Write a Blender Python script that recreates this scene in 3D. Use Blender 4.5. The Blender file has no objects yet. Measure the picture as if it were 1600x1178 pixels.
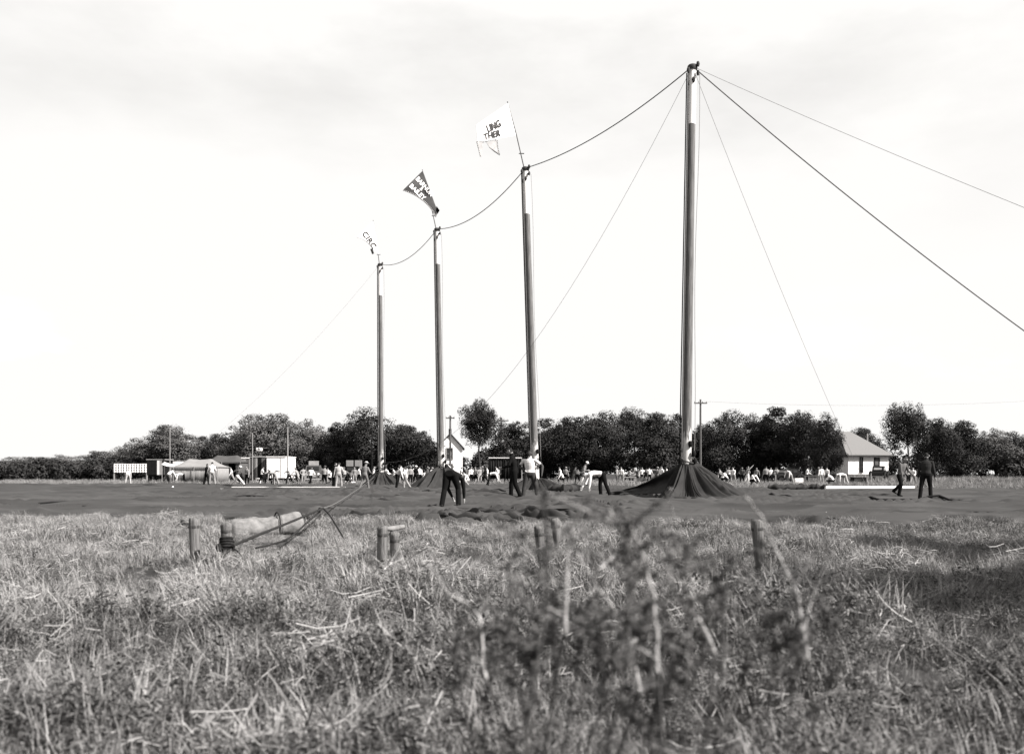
import bpy, math, random
import numpy as np
from mathutils import Vector, Matrix, noise as mnoise

R = math.radians
scene = bpy.context.scene
C = scene.collection

# ------------------------------------------------------------------ camera
F_PX, CX, HY, EYE = 1500.0, 800.0, 740.0, 1.05     # focal length in photo pixels, horizon row, eye height
cam = bpy.data.cameras.new('camera')
cam.sensor_width = 36.0
cam.lens = 36.0 * F_PX / 1600.0
cam.shift_y = (HY - 589.0) / 1600.0
cam.clip_start, cam.clip_end = 0.1, 6000
cam.dof.use_dof = True
cam.dof.focus_distance = 32.0
cam.dof.aperture_fstop = 2.7
camo = bpy.data.objects.new('camera', cam)
camo.location = (0, 0, EYE)
camo.rotation_euler = (R(90), 0, 0)
C.objects.link(camo)
scene.camera = camo

# ------------------------------------------------------------------ sky, sun, exposure
SUN_EL, SUN_H = R(40), Vector((0.90, -0.43, 0)).normalized()
to_sun = Vector((SUN_H.x * math.cos(SUN_EL), SUN_H.y * math.cos(SUN_EL), math.sin(SUN_EL)))
w = bpy.data.worlds.new('World')
scene.world = w
w.use_nodes = True
nt = w.node_tree
nt.nodes.clear()
N = nt.nodes.new
sky = N('ShaderNodeTexSky'); sky.sky_type = 'NISHITA'; sky.sun_disc = False
sky.sun_elevation = SUN_EL
sky.sun_rotation = math.atan2(SUN_H.x, SUN_H.y)
sky.air_density = 1.0; sky.dust_density = 1.0; sky.ozone_density = 1.0
bw = N('ShaderNodeRGBToBW')
tc = N('ShaderNodeTexCoord')
mp = N('ShaderNodeMapping'); mp.inputs['Scale'].default_value = (1.0, 1.0, 2.6); mp.inputs['Location'].default_value = (27.2, 14.4, 5.92)
n1 = N('ShaderNodeTexNoise'); n1.inputs['Scale'].default_value = 2.3; n1.inputs['Detail'].default_value = 7; n1.inputs['Roughness'].default_value = 0.55
rp = N('ShaderNodeValToRGB')
rp.color_ramp.elements[0].position = 0.29; rp.color_ramp.elements[0].color = (0, 0, 0, 1)
rp.color_ramp.elements[1].position = 0.50; rp.color_ramp.elements[1].color = (1, 1, 1, 1)
cl = N('ShaderNodeMapRange')                       # cloud veil: how far the thin blue-sky grey turns to white cloud
cl.inputs['To Min'].default_value = 0.45; cl.inputs['To Max'].default_value = 1.0
SKY_CLOUD = 3.35
mix = N('ShaderNodeMix'); mix.data_type = 'FLOAT'
mix.inputs[3].default_value = SKY_CLOUD
tint = N('ShaderNodeMix'); tint.data_type = 'RGBA'; tint.blend_type = 'MULTIPLY'
tint.inputs[0].default_value = 1.0
tint.inputs[7].default_value = (1.0, 0.985, 0.965, 1)
bg = N('ShaderNodeBackground'); bg.inputs['Strength'].default_value = 0.10
out = N('ShaderNodeOutputWorld')
L = nt.links.new
L(tc.outputs['Generated'], mp.inputs['Vector']); L(mp.outputs[0], n1.inputs['Vector'])
L(n1.outputs['Fac'], rp.inputs[0]); L(rp.outputs[0], cl.inputs['Value'])
L(sky.outputs[0], bw.inputs[0]); L(bw.outputs[0], mix.inputs[2]); L(cl.outputs[0], mix.inputs[0])
L(mix.outputs[0], tint.inputs[6]); L(tint.outputs[2], bg.inputs['Color']); L(bg.outputs[0], out.inputs[0])

sl = bpy.data.lights.new('sun', 'SUN')
sl.energy = 5.0; sl.angle = R(0.55); sl.color = (1.0, 0.975, 0.95)
so = bpy.data.objects.new('sun', sl)
so.rotation_euler = to_sun.to_track_quat('Z', 'Y').to_euler()
so.location = (30, -12, 40)
C.objects.link(so)

scene.view_settings.view_transform = 'Standard'
scene.view_settings.look = 'None'
scene.view_settings.gamma = 1.0
scene.view_settings.exposure = 1.6

# ------------------------------------------------------------------ helpers
def P(x, y, d):
    """photo pixel + distance -> point in the place"""
    return Vector(((x - CX) * d / F_PX, d, EYE - (y - HY) * d / F_PX))
def XD(x, d): return (x - CX) * d / F_PX
def DG(y): return EYE * F_PX / (y - HY)              # distance of flat ground seen at row y

def grad_noise(x, y, seed=0):
    rs = np.random.RandomState(seed)
    perm = rs.permutation(256); ang = rs.rand(256) * 2 * np.pi
    gx, gy = np.cos(ang), np.sin(ang)
    xi, yi = np.floor(x).astype(int), np.floor(y).astype(int)
    xf, yf = x - xi, y - yi
    def g(ix, iy, dx, dy):
        h = perm[(perm[ix & 255] + iy) & 255]
        return gx[h] * dx + gy[h] * dy
    u = xf * xf * xf * (xf * (xf * 6 - 15) + 10); v = yf * yf * yf * (yf * (yf * 6 - 15) + 10)
    a = g(xi, yi, xf, yf); b = g(xi + 1, yi, xf - 1, yf); c = g(xi, yi + 1, xf, yf - 1); d = g(xi + 1, yi + 1, xf - 1, yf - 1)
    return (a * (1 - u) + b * u) * (1 - v) + (c * (1 - u) + d * u) * v
def fbm(x, y, seed=0, oct=4):
    s = 0; a = 1.0
    for o in range(oct):
        s = s + a * grad_noise(x * 2 ** o + 7.3 * o, y * 2 ** o + 3.1 * o, seed + o); a *= 0.5
    return s

WARM = (1.0, 0.972, 0.955)
MATS = {}
def mat(name, v, rough=0.85, var=0.25, scale=6.0, bump=0.0, streak=None, spec=0.05, tone=False, detail=5):
    """grey photographic material: value v, noise variation var; streak=(sx,sy,sz) stretches the noise"""
    if name in MATS: return MATS[name]
    v = v * (0.62 if v < .5 else .9)
    m = bpy.data.materials.new(name); m.use_nodes = True
    t = m.node_tree; n = t.nodes; b = n['Principled BSDF']
    b.inputs['Roughness'].default_value = rough
    b.inputs['Specular IOR Level'].default_value = spec
    c = n.new('ShaderNodeTexCoord'); mm = n.new('ShaderNodeMapping')
    if streak: mm.inputs['Scale'].default_value = streak
    z = n.new('ShaderNodeTexNoise'); z.inputs['Scale'].default_value = scale; z.inputs['Detail'].default_value = detail
    z.inputs['Roughness'].default_value = 0.62
    r = n.new('ShaderNodeMapRange')
    r.inputs['From Min'].default_value = 0.3; r.inputs['From Max'].default_value = 0.7
    r.inputs['To Min'].default_value = v * (1 - var); r.inputs['To Max'].default_value = v * (1 + var)
    col = n.new('ShaderNodeMix'); col.data_type = 'RGBA'; col.blend_type = 'MULTIPLY'; col.inputs[0].default_value = 1
    col.inputs[7].default_value = (*WARM, 1)
    k = t.links.new
    k(c.outputs['Object'], mm.inputs[0]); k(mm.outputs[0], z.inputs['Vector']); k(z.outputs['Fac'], r.inputs['Value'])
    last = r.outputs[0]
    if tone:
        a = n.new('ShaderNodeAttribute'); a.attribute_name = 'tone'
        mu = n.new('ShaderNodeMath'); mu.operation = 'MULTIPLY'
        k(last, mu.inputs[0]); k(a.outputs['Fac'], mu.inputs[1]); last = mu.outputs[0]
    k(last, col.inputs[6]); k(col.outputs[2], b.inputs['Base Color'])
    if bump:
        bn = n.new('ShaderNodeBump'); bn.inputs['Strength'].default_value = bump; bn.inputs['Distance'].default_value = 0.02
        k(z.outputs['Fac'], bn.inputs['Height']); k(bn.outputs[0], b.inputs['Normal'])
    MATS[name] = m
    return m

def tag(o, label=None, cat=None, group=None, kind=None):
    if label: o['label'] = label
    if cat: o['category'] = cat
    if group: o['group'] = group
    if kind: o['kind'] = kind
    return o
def empty(name, loc=(0, 0, 0), rz=0.0, label=None, cat=None, group=None):
    o = bpy.data.objects.new(name, None); o.empty_display_size = 0.2
    o.location = loc; o.rotation_euler = (0, 0, rz); C.objects.link(o)
    return tag(o, label, cat, group)
def link(name, me, parent=None, loc=None, rot=None, scale=None):
    o = bpy.data.objects.new(name, me); C.objects.link(o)
    if parent: o.parent = parent
    if loc is not None: o.location = loc
    if rot is not None: o.rotation_euler = rot
    if scale is not None: o.scale = scale
    return o
def mesh_np(name, V, faces, mats, smooth=True, mi=None, tone=None):
    """V (n,3); faces: (m,4) or (m,3) array or list of tuples"""
    me = bpy.data.meshes.new(name)
    if isinstance(faces, np.ndarray):
        V = np.asarray(V, dtype=np.float32); m, k = faces.shape
        me.vertices.add(len(V)); me.vertices.foreach_set('co', V.ravel())
        me.loops.add(m * k); me.loops.foreach_set('vertex_index', faces.astype(np.int32).ravel())
        me.polygons.add(m)
        me.polygons.foreach_set('loop_start', np.arange(0, m * k, k, dtype=np.int32))
        me.polygons.foreach_set('loop_total', np.full(m, k, dtype=np.int32))
        me.update(calc_edges=True)
    else:
        me.from_pydata([tuple(map(float, p)) for p in V], [], [tuple(f) for f in faces]); me.update()
    for m_ in (mats if isinstance(mats, (list, tuple)) else [mats]): me.materials.append(m_)
    if smooth: me.polygons.foreach_set('use_smooth', np.ones(len(me.polygons), dtype=bool))
    if mi is not None: me.polygons.foreach_set('material_index', np.asarray(mi, dtype=np.int32))
    if tone is not None:
        a = me.attributes.new('tone', 'FLOAT', 'POINT'); a.data.foreach_set('value', np.asarray(tone, dtype=np.float32))
    return me

class MB:
    """collects shapes into ONE mesh"""
    def __init__(s): s.v = []; s.f = []
    def add(s, V, Fs):
        o = len(s.v); s.v += [tuple(p) for p in V]; s.f += [tuple(i + o for i in f) for f in Fs]; return s
    def box(s, c, d, rz=0.0, ch=0.0, rx=0.0, ry=0.0):
        x, y, z = d[0] / 2, d[1] / 2, d[2] / 2
        if ch <= 0:
            V = [(-x, -y, -z), (x, -y, -z), (x, y, -z), (-x, y, -z), (-x, -y, z), (x, -y, z), (x, y, z), (-x, y, z)]
            Fs = [(0, 3, 2, 1), (4, 5, 6, 7), (0, 1, 5, 4), (1, 2, 6, 5), (2, 3, 7, 6), (3, 0, 4, 7)]
        else:
            q = ch; V = []
            for zz, i in ((-z, q), (-z + q, 0), (z - q, 0), (z, q)):
                a, b = x - i, y - i
                V += [(-a + q, -b, zz), (a - q, -b, zz), (a, -b + q, zz), (a, b - q, zz), (a - q, b, zz), (-a + q, b, zz), (-a, b - q, zz), (-a, -b + q, zz)]
            Fs = [tuple(range(7, -1, -1)), tuple(range(24, 32))]
            for l in range(3):
                for i in range(8):
                    j = (i + 1) % 8; Fs.append((l * 8 + i, l * 8 + j, l * 8 + 8 + j, l * 8 + 8 + i))
        M = Matrix.Rotation(rz, 3, 'Z') @ Matrix.Rotation(ry, 3, 'Y') @ Matrix.Rotation(rx, 3, 'X'); c = Vector(c)
        return s.add([M @ Vector(p) + c for p in V], Fs)
    def tube(s, pts, rad, n=8, cap=True, ell=1.0):
        pts = [Vector(p) for p in pts]
        if not isinstance(rad, (list, tuple)): rad = [rad] * len(pts)
        V = []; up = None
        for i, p in enumerate(pts):
            t = (pts[min(i + 1, len(pts) - 1)] - pts[max(i - 1, 0)])
            t = t.normalized() if t.length > 1e-9 else Vector((0, 0, 1))
            if up is None:
                up = Vector((0, 0, 1)) if abs(t.z) < 0.9 else Vector((0, -1, 0))
            a = t.cross(up)
            a = a.normalized() if a.length > 1e-6 else Vector((1, 0, 0))
            b = a.cross(t).normalized(); up = b
            for k in range(n):
                q = 2 * math.pi * k / n
                V.append(p + (a * math.cos(q) + b * math.sin(q) * ell) * rad[i])
        Fs = []
        for i in range(len(pts) - 1):
            for k in range(n):
                j = (k + 1) % n
                Fs.append((i * n + k, i * n + j, (i + 1) * n + j, (i + 1) * n + k))
        if cap:
            Fs.append(tuple(range(n - 1, -1, -1))); m = (len(pts) - 1) * n; Fs.append(tuple(range(m, m + n)))
        return s.add(V, Fs)
    def lathe(s, prof, n=16, c=(0, 0, 0), M=None):
        c = Vector(c); V = []
        for r, z in prof:
            for k in range(n):
                q = 2 * math.pi * k / n; p = Vector((r * math.cos(q), r * math.sin(q), z))
                V.append((M @ p if M else p) + c)
        Fs = []
        for i in range(len(prof) - 1):
            for k in range(n):
                j = (k + 1) % n; Fs.append((i * n + k, i * n + j, (i + 1) * n + j, (i + 1) * n + k))
        Fs.append(tuple(range(n - 1, -1, -1))); m = (len(prof) - 1) * n; Fs.append(tuple(range(m, m + n)))
        return s.add(V, Fs)
    def prism(s, prof, y0, y1, M=None):
        """closed outline prof [(x,z)] extruded along y"""
        n = len(prof); V = [Vector((x, y0, z)) for x, z in prof] + [Vector((x, y1, z)) for x, z in prof]
        if M: V = [M @ p for p in V]
        Fs = [tuple(range(n)), tuple(range(2 * n - 1, n - 1, -1))] + [(i, i + n, (i + 1) % n + n, (i + 1) % n) for i in range(n)]
        return s.add(V, Fs)
    def build(s, name, m, parent=None, smooth=False, loc=None, **kw):
        o = link(name, mesh_np(name, s.v, s.f, m, smooth), parent, loc, **kw)
        if smooth: o.data.set_sharp_from_angle(angle=R(48))
        return o
def copy_tree(o, parent=None):
    c = o.copy(); C.objects.link(c)
    if parent: c.parent = parent
    for ch in list(o.children): copy_tree(ch, c)
    return c
def smooth_angle(o, deg=40):
    me = o.data
    me.polygons.foreach_set('use_smooth', np.ones(len(me.polygons), dtype=bool))
    try: me.set_sharp_from_angle(angle=R(deg))
    except Exception: pass
    return o

# materials
M_soil = mat('soil_and_dead_grass', 0.045, 0.95, 0.45, 1.6, 0.5, detail=9)
M_canvas = mat('tent_canvas_dark', 0.062, 0.9, 0.36, 0.6, 0.35, streak=(.22, 1.1, 1), detail=12)
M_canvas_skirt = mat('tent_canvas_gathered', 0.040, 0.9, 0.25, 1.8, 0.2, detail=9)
M_wood = mat('pole_wood', 0.165, 0.7, 0.45, 3.0, 0.2, streak=(6, 6, 0.35))
M_worn = mat('pole_worn_white', 0.24, 0.75, 0.6, 4.0, 0.2, streak=(5, 5, 0.5))
M_white = mat('white_paint', 0.78, 0.7, 0.06, 2.0)
M_offwhite = mat('off_white_paint', 0.55, 0.75, 0.12, 2.0)
M_lgrey = mat('light_grey_paint', 0.32, 0.8, 0.15, 2.5)
M_mgrey = mat('mid_grey_paint', 0.12, 0.8, 0.2, 2.5)
M_dark = mat('dark_paint', 0.014, 0.7, 0.25, 2.0)
M_black = mat('black_iron', 0.012, 0.6, 0.2, 4.0)
M_glass = mat('dark_window_glass', 0.02, 0.12, 0.1, 1.0, spec=0.6)
M_rope = mat('hemp_rope', 0.13, 0.95, 0.3, 30.0, 0.4)
M_wire = mat('guy_wire', 0.30, 0.8, 0.2, 20.0)
M_stake = mat('stake_weathered_wood', 0.15, 0.85, 0.5, 5.0, 0.6, streak=(9, 9, 0.8))
M_iron = mat('iron_band', 0.06, 0.6, 0.3, 8.0, 0.2)
M_sack = mat('pale_sackcloth', 0.20, 0.95, 0.35, 9.0, 0.8)
M_tent = mat('pale_tent_canvas', 0.26, 0.9, 0.10, 2.0, 0.1)
M_tent2 = mat('grey_tent_canvas', 0.085, 0.9, 0.15, 2.0, 0.1)
M_flagwhite = mat('white_flag_cloth', 0.80, 0.85, 0.03, 4.0)
M_flagdark = mat('dark_flag_cloth', 0.075, 0.85, 0.15, 3.0)
M_letter = mat('flag_letter_dark', 0.06, 0.85, 0.15, 3.0)
M_bark = mat('tree_bark', 0.05, 0.9, 0.3, 6.0, 0.4)
M_roof = mat('pale_shingle_roof', 0.20, 0.85, 0.14, 3.0, streak=(14, 1, 14))
M_roofdark = mat('dark_roof', 0.05, 0.85, 0.2, 3.0)
M_foundation = mat('foundation_stone', 0.14, 0.9, 0.3, 3.0)
M_tyre = mat('tyre_rubber', 0.02, 0.8, 0.2, 6.0)

def leaf_mat(name, v):
    if name in MATS: return MATS[name]
    m = mat(name, v, 0.7, 0.3, 0.5, 0, tone=True, spec=0.06)
    return m
M_leaf = leaf_mat('foliage_dark', 0.034)
M_leafhaze = leaf_mat('foliage_haze_pale', 0.10)  # haze over the left trees put into a paler leaf colour
M_grass = leaf_mat('grass_mixed', 0.26)

# ------------------------------------------------------------------ ground
def ground_z(x, y):
    z = 0.15 * fbm(x * 0.42, y * 0.42, 5, 3) * np.clip((26 - y) / 6, 0, 1) * np.clip((y - 0.0) / 2, 0, 1)
    return z
def axis(segs):
    out = []
    for a, b, n in segs: out += list(np.linspace(a, b, n, endpoint=False))
    out.append(segs[-1][1]); return np.array(out)
gx = axis([(-3000, -200, 8), (-200, -30, 20), (-30, 30, 200), (30, 200, 20), (200, 3000, 8)])
gy = axis([(-300, -10, 12), (-10, 30, 140), (30, 160, 60), (160, 400, 14), (400, 4000, 12)])
GX, GY = np.meshgrid(gx, gy)
def grid_faces(nx, ny):
    i = np.arange((ny - 1) * nx).reshape(ny - 1, nx)[:, :-1].ravel()
    return np.stack([i, i + 1, i + nx + 1, i + nx], 1)
V = np.stack([GX, GY, ground_z(GX, GY)], -1).reshape(-1, 3)
g = link('ground', mesh_np('ground', V, grid_faces(len(gx), len(gy)), M_soil)); tag(g, 'trampled field of dry grass and soil', 'field', kind='structure')

# ------------------------------------------------------------------ canvas spread on the ground
POLES = [  # top px, top py, base px, distance
    dict(tx=594, ty=413, bx=596, d=78.0), dict(tx=683, ty=358, bx=691, d=66.8),
    dict(tx=821, ty=263, bx=838, d=53.5), dict(tx=1082, ty=104, bx=1072, d=40.1)]
for p in POLES:
    p['top'] = P(p['tx'], p['ty'], p['d']); b = P(p['bx'], 740, p['d']); b.z = 0; p['base'] = b

def front_edge(x):     # distance of the near edge of the canvas
    return np.interp(x, [-50, -14, -8, -5, -2, 2, 6, 9, 14, 50], [24, 22.5, 21.5, 19.6, 19.2, 18.6, 17.6, 17.2, 17.6, 19]) + 0.35 * np.sin(x * 1.7) + 0.3 * grad_noise(x * 0.9, x * 0 + 3.3, 9)
def back_edge(x):
    return np.interp(x, [-60, -20, 0, 12, 18, 60], [88, 90, 84, 66, 60, 62])
cxs = axis([(-60, -16, 90), (-16, 16, 400), (16, 60, 90)])
ts = np.concatenate([np.linspace(0, 0.25, 230, endpoint=False), np.linspace(0.25, 1, 150)])
TX, TT = np.meshgrid(cxs, ts)
E0, E1 = front_edge(TX), back_edge(TX)
CYs = E0 + (E1 - E0) * TT
def canvas_z(x, y, t):
    z = 0.05 + 0.035 * fbm(x * 0.25, y * 0.12, 11, 3)
    # long shallow ripples lying across the view
    z += 0.05 * np.clip(fbm(x * 0.10, y * 0.55, 21, 3), 0, 1) ** 1.0
    # sharp long creases
    rg = 1 - np.abs(fbm(x * 0.10 + 4, y * 0.36, 31, 2)) * 6
    z += 0.16 * np.clip(rg, 0, 1) ** 3
    # bunched heap of folds at the near edge, middle of the picture
    wx = np.exp(-((x + 1.5) / 4.3) ** 4) * np.exp(-((y - 21.9) / 2.9) ** 4)
    ux = (x * 0.6 - y * 0.8); uy = (x * 0.8 + y * 0.6)
    warp = 0.6 * fbm(x * 0.5, y * 0.5, 41, 2)
    am = np.clip(.55 + 1.6 * fbm(ux * .35, uy * .5, 52, 2), .05, 1.3)
    ph1 = uy * 8.2 + 3.6 * fbm(ux * .30, uy * .30, 53, 2); ph2 = uy * 17 + ux * 2.5 + 4.0 * fbm(ux * .45 + 5, uy * .45, 54, 2)
    f1 = (1 - np.abs(np.sin(ph1))) ** 1.1; f2 = (1 - np.abs(np.sin(ph2))) ** 1.2
    z += wx * am * (0.07 * f1 + 0.04 * f2)
    z += .05 * (1 - np.abs(np.sin(uy * 1.3 + 2 * fbm(x * .2, y * .2, 55, 2)))) ** 6 * np.clip(fbm(x * .15, y * .2, 56, 2) * 2 + .3, 0, 1)
    wr = np.exp(-((x - 2.2) / 3.0) ** 4) * np.exp(-((y - 24.5) / 5) ** 4)
    z += wr * 0.20 * np.clip(1 - np.abs(fbm(x * 0.22 + y * .05, y * 1.3 + warp, 71, 2)) * 2.5, 0, 1) ** 2
    # rolled, thick near hem
    z += 0.10 * np.exp(-((t - 0.006) / 0.006) ** 2) * (0.5 + 0.8 * np.clip(fbm(x * 0.6, x * 0, 81, 2) + 0.3, 0, 1))
    z = np.where(t <= 0.0005, -0.02, z)
    return z
CZ = canvas_z(TX, CYs, TT)
V = np.stack([TX, CYs, CZ], -1).reshape(-1, 3)
cv = link('tent_canvas', mesh_np('tent_canvas', V, grid_faces(len(cxs), len(ts)), M_canvas))
tag(cv, 'huge dark tent canvas spread flat and wrinkled over the lot', 'tent canvas')

def canvas_h(X, Y):
    a = np.array([[float(X)]]); e0, e1 = front_edge(a), back_edge(a); t = (np.array([[float(Y)]]) - e0) / (e1 - e0)
    if not 0 < t[0, 0] < 1: return 0.0
    return float(canvas_z(a, np.array([[float(Y)]]), t)[0, 0])
def lace(pts, r, nm='lacing_rope'):
    out_ = []
    for i in range(len(pts) - 1):
        for k in range(10):
            t = k / 10; px = pts[i][0] + (pts[i + 1][0] - pts[i][0]) * t; py = pts[i][1] + (pts[i + 1][1] - pts[i][1]) * t + .25 * math.sin(px * .11)
            d = DG(py + .0); X = XD(px, d); tt = (d - float(front_edge(np.array([X]))[0])) / float((back_edge(np.array([X])) - front_edge(np.array([X])))[0])
            out_.append((X, d, float(canvas_z(np.array([[X]]), np.array([[d]]), np.array([[max(tt, .01)]]))[0, 0]) + r * .6))
    return MB().tube(out_, r, 6).build(nm, M_black, cv, True)
lace([(1150, 777), (1200, 778.5), (1260, 782), (1330, 782), (1434, 786), (1600, 788)], .045)
lace([(215, 783), (300, 784), (400, 783.5), (480, 781), (520, 780)], .045)
lace([(950, 803), (1000, 804.5), (1090, 804)], .03)
lace([(60, 792), (160, 789), (260, 786)], .04)
lace([(620, 772), (700, 770), (800, 771.5)], .05)
lace([(1290, 818), (1320, 821), (1345, 824)], .035)
def skirt(p, h, Rl, Rr, Rn, seed, label, nple=17, ex=2.1):
    """canvas gathered up round the foot of a pole"""
    rs = np.random.RandomState(seed)
    nth, nr = 420, 46
    th = np.linspace(0, 2 * np.pi, nth, endpoint=False); t = np.linspace(0, 1, nr)
    TH, T = np.meshgrid(th, t)
    cs, sn = np.cos(TH), np.sin(TH)
    Rad = np.where(cs > 0, Rr, Rl) * cs ** 2 + Rn * sn ** 2
    ph = TH + 0.18 * np.sin(3 * TH + seed) + 0.07 * np.sin(7 * TH + 2 * seed)
    amp = 0.55 + 0.45 * np.sin(2.3 * TH + seed * 1.7)
    ple = np.zeros_like(TH); ple2 = np.zeros_like(TH)
    for q in range(nple + 6):
        a0 = rs.uniform(0, 6.283); hh = rs.uniform(.25, 1.0); wd_ = rs.uniform(.05, .20); sway = rs.uniform(-.35, .35)
        dl = np.abs((TH - a0 - sway * T + np.pi) % (2 * np.pi) - np.pi); ple = np.maximum(ple, hh * np.clip(1 - dl / wd_, 0, 1) ** .8)
    for q in range(nple * 3):
        a0 = rs.uniform(0, 6.283); hh = rs.uniform(.2, 1.0); wd_ = rs.uniform(.02, .06)
        dl = np.abs((TH - a0 + rs.uniform(-.3, .3) * T + np.pi) % (2 * np.pi) - np.pi); ple2 = np.maximum(ple2, hh * np.clip(1 - dl / wd_, 0, 1))
    amp = .75 + .25 * amp
    Rad = Rad * (1 + 0.16 * np.sin(ph * 2 + seed) + 0.30 * (ple - .4) * amp)
    r0 = 0.30
    r = r0 + (Rad - r0) * T
    z = h * (1 - T) ** (ex + .9 * sn ** 2 + .5 * np.sin(3 * TH + seed)) + 0.03
    z += (0.62 * ple * amp + 0.22 * ple2) * h * np.sin(np.pi * np.clip(T, 0, 1) ** 0.8) * (1 - T) ** 0.9 * 0.8
    z += 0.05 * (1 - T) * grad_noise(TH * 4, T * 5, seed) + 0.03 * grad_noise(r * cs * 2, r * sn * 2, seed + 1) * T
    z = np.maximum(z, 0.12 * np.where(T > .97, 0, 1)) ; z[-1] = 0.02
    z += 0.10 * (rs.rand(nth)[None, :] - .5) * np.clip(1 - T * 8, 0, 1)
    V = np.stack([p['base'].x + r * cs, p['base'].y + r * sn, z], -1).reshape(-1, 3)
    i = np.arange((nr - 1) * nth).reshape(nr - 1, nth); a = i.ravel(); b = np.roll(i, -1, 1).ravel()
    Fs = np.stack([a, a + nth, b + nth, b], 1)
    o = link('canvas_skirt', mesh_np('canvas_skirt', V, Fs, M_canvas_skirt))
    return tag(o, label, 'tent canvas', 'canvas gathered at the pole feet')
def fold_heap(nm, n, xr, yr, lr, wr_, hr, ang, seed, m):
    # crumpled canvas: overlapping folds, each a low arched ridge of cloth
    rs = random.Random(seed); mb = MB()
    for q in range(n):
        X = rs.uniform(*xr); Y = yr(X, rs); L_ = rs.uniform(*lr); W_2 = rs.uniform(*wr_); H_ = rs.uniform(*hr); a = R(rs.gauss(*ang)); ca, sa = math.cos(a), math.sin(a); k = 12; c = 9
        z0 = canvas_h(X, Y) - .05; ph = rs.uniform(0, 6.28); sk = rs.uniform(-.5, .5); V = []
        for i in range(k + 1):
            t = i / k * 2 - 1; e = (1 - t * t) ** .6 if abs(t) < 1 else 0; wob = .10 * math.sin(t * 4 + ph) * L_ * .4
            for j in range(c):
                u = -1 + 2 * j / (c - 1); h = (1 - abs(u) ** 1.5) * H_ * e * (1 + .25 * math.sin(t * 9 + ph)); ac = u * W_2 * (.35 + .65 * e) + sk * h + wob
                V.append((X + t * L_ / 2 * ca - ac * sa, Y + t * L_ / 2 * sa + ac * ca, z0 + h))
        mb.add(V, [(i * c + j, (i + 1) * c + j, (i + 1) * c + j + 1, i * c + j + 1) for i in range(k) for j in range(c - 1)])
    o = mb.build(nm, m, cv, True); o['kind'] = 'stuff'
    return o
fold_heap('bunched_folds', 260, (-4.6, 1.9), lambda X, r: float(front_edge(np.array([X]))[0]) + .2 + 4.2 * r.random() ** 1.3, (.5, 1.8), (.05, .13), (.06, .17), (-26, 22), 3, M_canvas)
fold_heap('bunched_folds', 60, (-1.0, 3.2), lambda X, r: 22 + 6.5 * r.random(), (.9, 2.6), (.06, .13), (.05, .13), (-14, 9), 4, M_canvas)
fold_heap('bunched_folds', 34, (-7.0, 1.2), lambda X, r: 32 + 14 * r.random(), (1.6, 4.5), (.10, .28), (.10, .24), (0, 14), 5, M_canvas)
fold_heap('bunched_folds', 46, (-16, 16), lambda X, r: 22 + 26 * r.random(), (1.5, 5.0), (.08, .22), (.05, .13), (0, 10), 6, M_canvas)
skirt(POLES[0], 1.15, 1.7, 2.2, 2.0, 3, 'low mound of canvas bunched at the farthest tent pole', 15)
skirt(POLES[1], 1.45, 3.2, 2.6, 3.0, 5, 'dark canvas cone gathered around the pole with the dark flag', 13)
skirt(POLES[2], .75, 1.9, 2.4, 2.0, 8, 'canvas heaped at the pole behind the man in white T-shirt', 17)
skirt(POLES[3], 1.42, 1.25, 3.3, 1.7, 12, 'big pleated canvas skirt around the nearest tallest pole', 19, 2.9)

def lifted_edge(label):
    # free edge of the canvas hauled up to the bail ring: hangs in a shaded swoop left of the nearest pole
    top = [P(1060, 726, 40.0), P(1040, 738, 41.2), P(1018, 750, 42.6), P(992, 760, 44.0), P(962, 767, 45.2), P(948, 769, 45.6)]
    bot = [P(1050, 768, 39.2), P(1030, 771, 40.4), P(1008, 772, 42.2), P(985, 773, 43.5), P(962, 770.5, 45.0), P(948, 770.5, 45.5)]
    nu, nv = 60, 14; V = []
    def cr(ps, t):
        f = t * (len(ps) - 1); i = min(int(f), len(ps) - 2); u = f - i; p0, p1, p2, p3 = ps[max(i - 1, 0)], ps[i], ps[i + 1], ps[min(i + 2, len(ps) - 1)]
        return .5 * ((2 * p1) + (p2 - p0) * u + (2 * p0 - 5 * p1 + 4 * p2 - p3) * u * u + (3 * p1 - p0 - 3 * p2 + p3) * u ** 3)
    for i in range(nu + 1):
        t = i / nu; a, b = cr(top, t), cr(bot, t); b.z = max(b.z, .06)
        for j in range(nv + 1):
            v = j / nv; q = a.lerp(b, v); w_ = .16 * math.sin(v * 9.0 + t * 5) * (1 - v) + .05 * math.sin(t * 40 + v * 6)
            V.append(q + Vector((-.6, -.8, 0)) * (w_ - .45 * math.sin(math.pi * v) * (1 - t)))
    n = nv + 1; Fs = [(i * n + j, i * n + j + 1, (i + 1) * n + j + 1, (i + 1) * n + j) for i in range(nu) for j in range(nv)]
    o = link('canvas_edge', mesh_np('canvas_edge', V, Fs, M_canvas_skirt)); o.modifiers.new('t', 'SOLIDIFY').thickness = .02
    return tag(o, label, 'tent canvas')
lifted_edge('dark free edge of canvas hauled up in a swoop left of the tallest pole')

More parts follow.
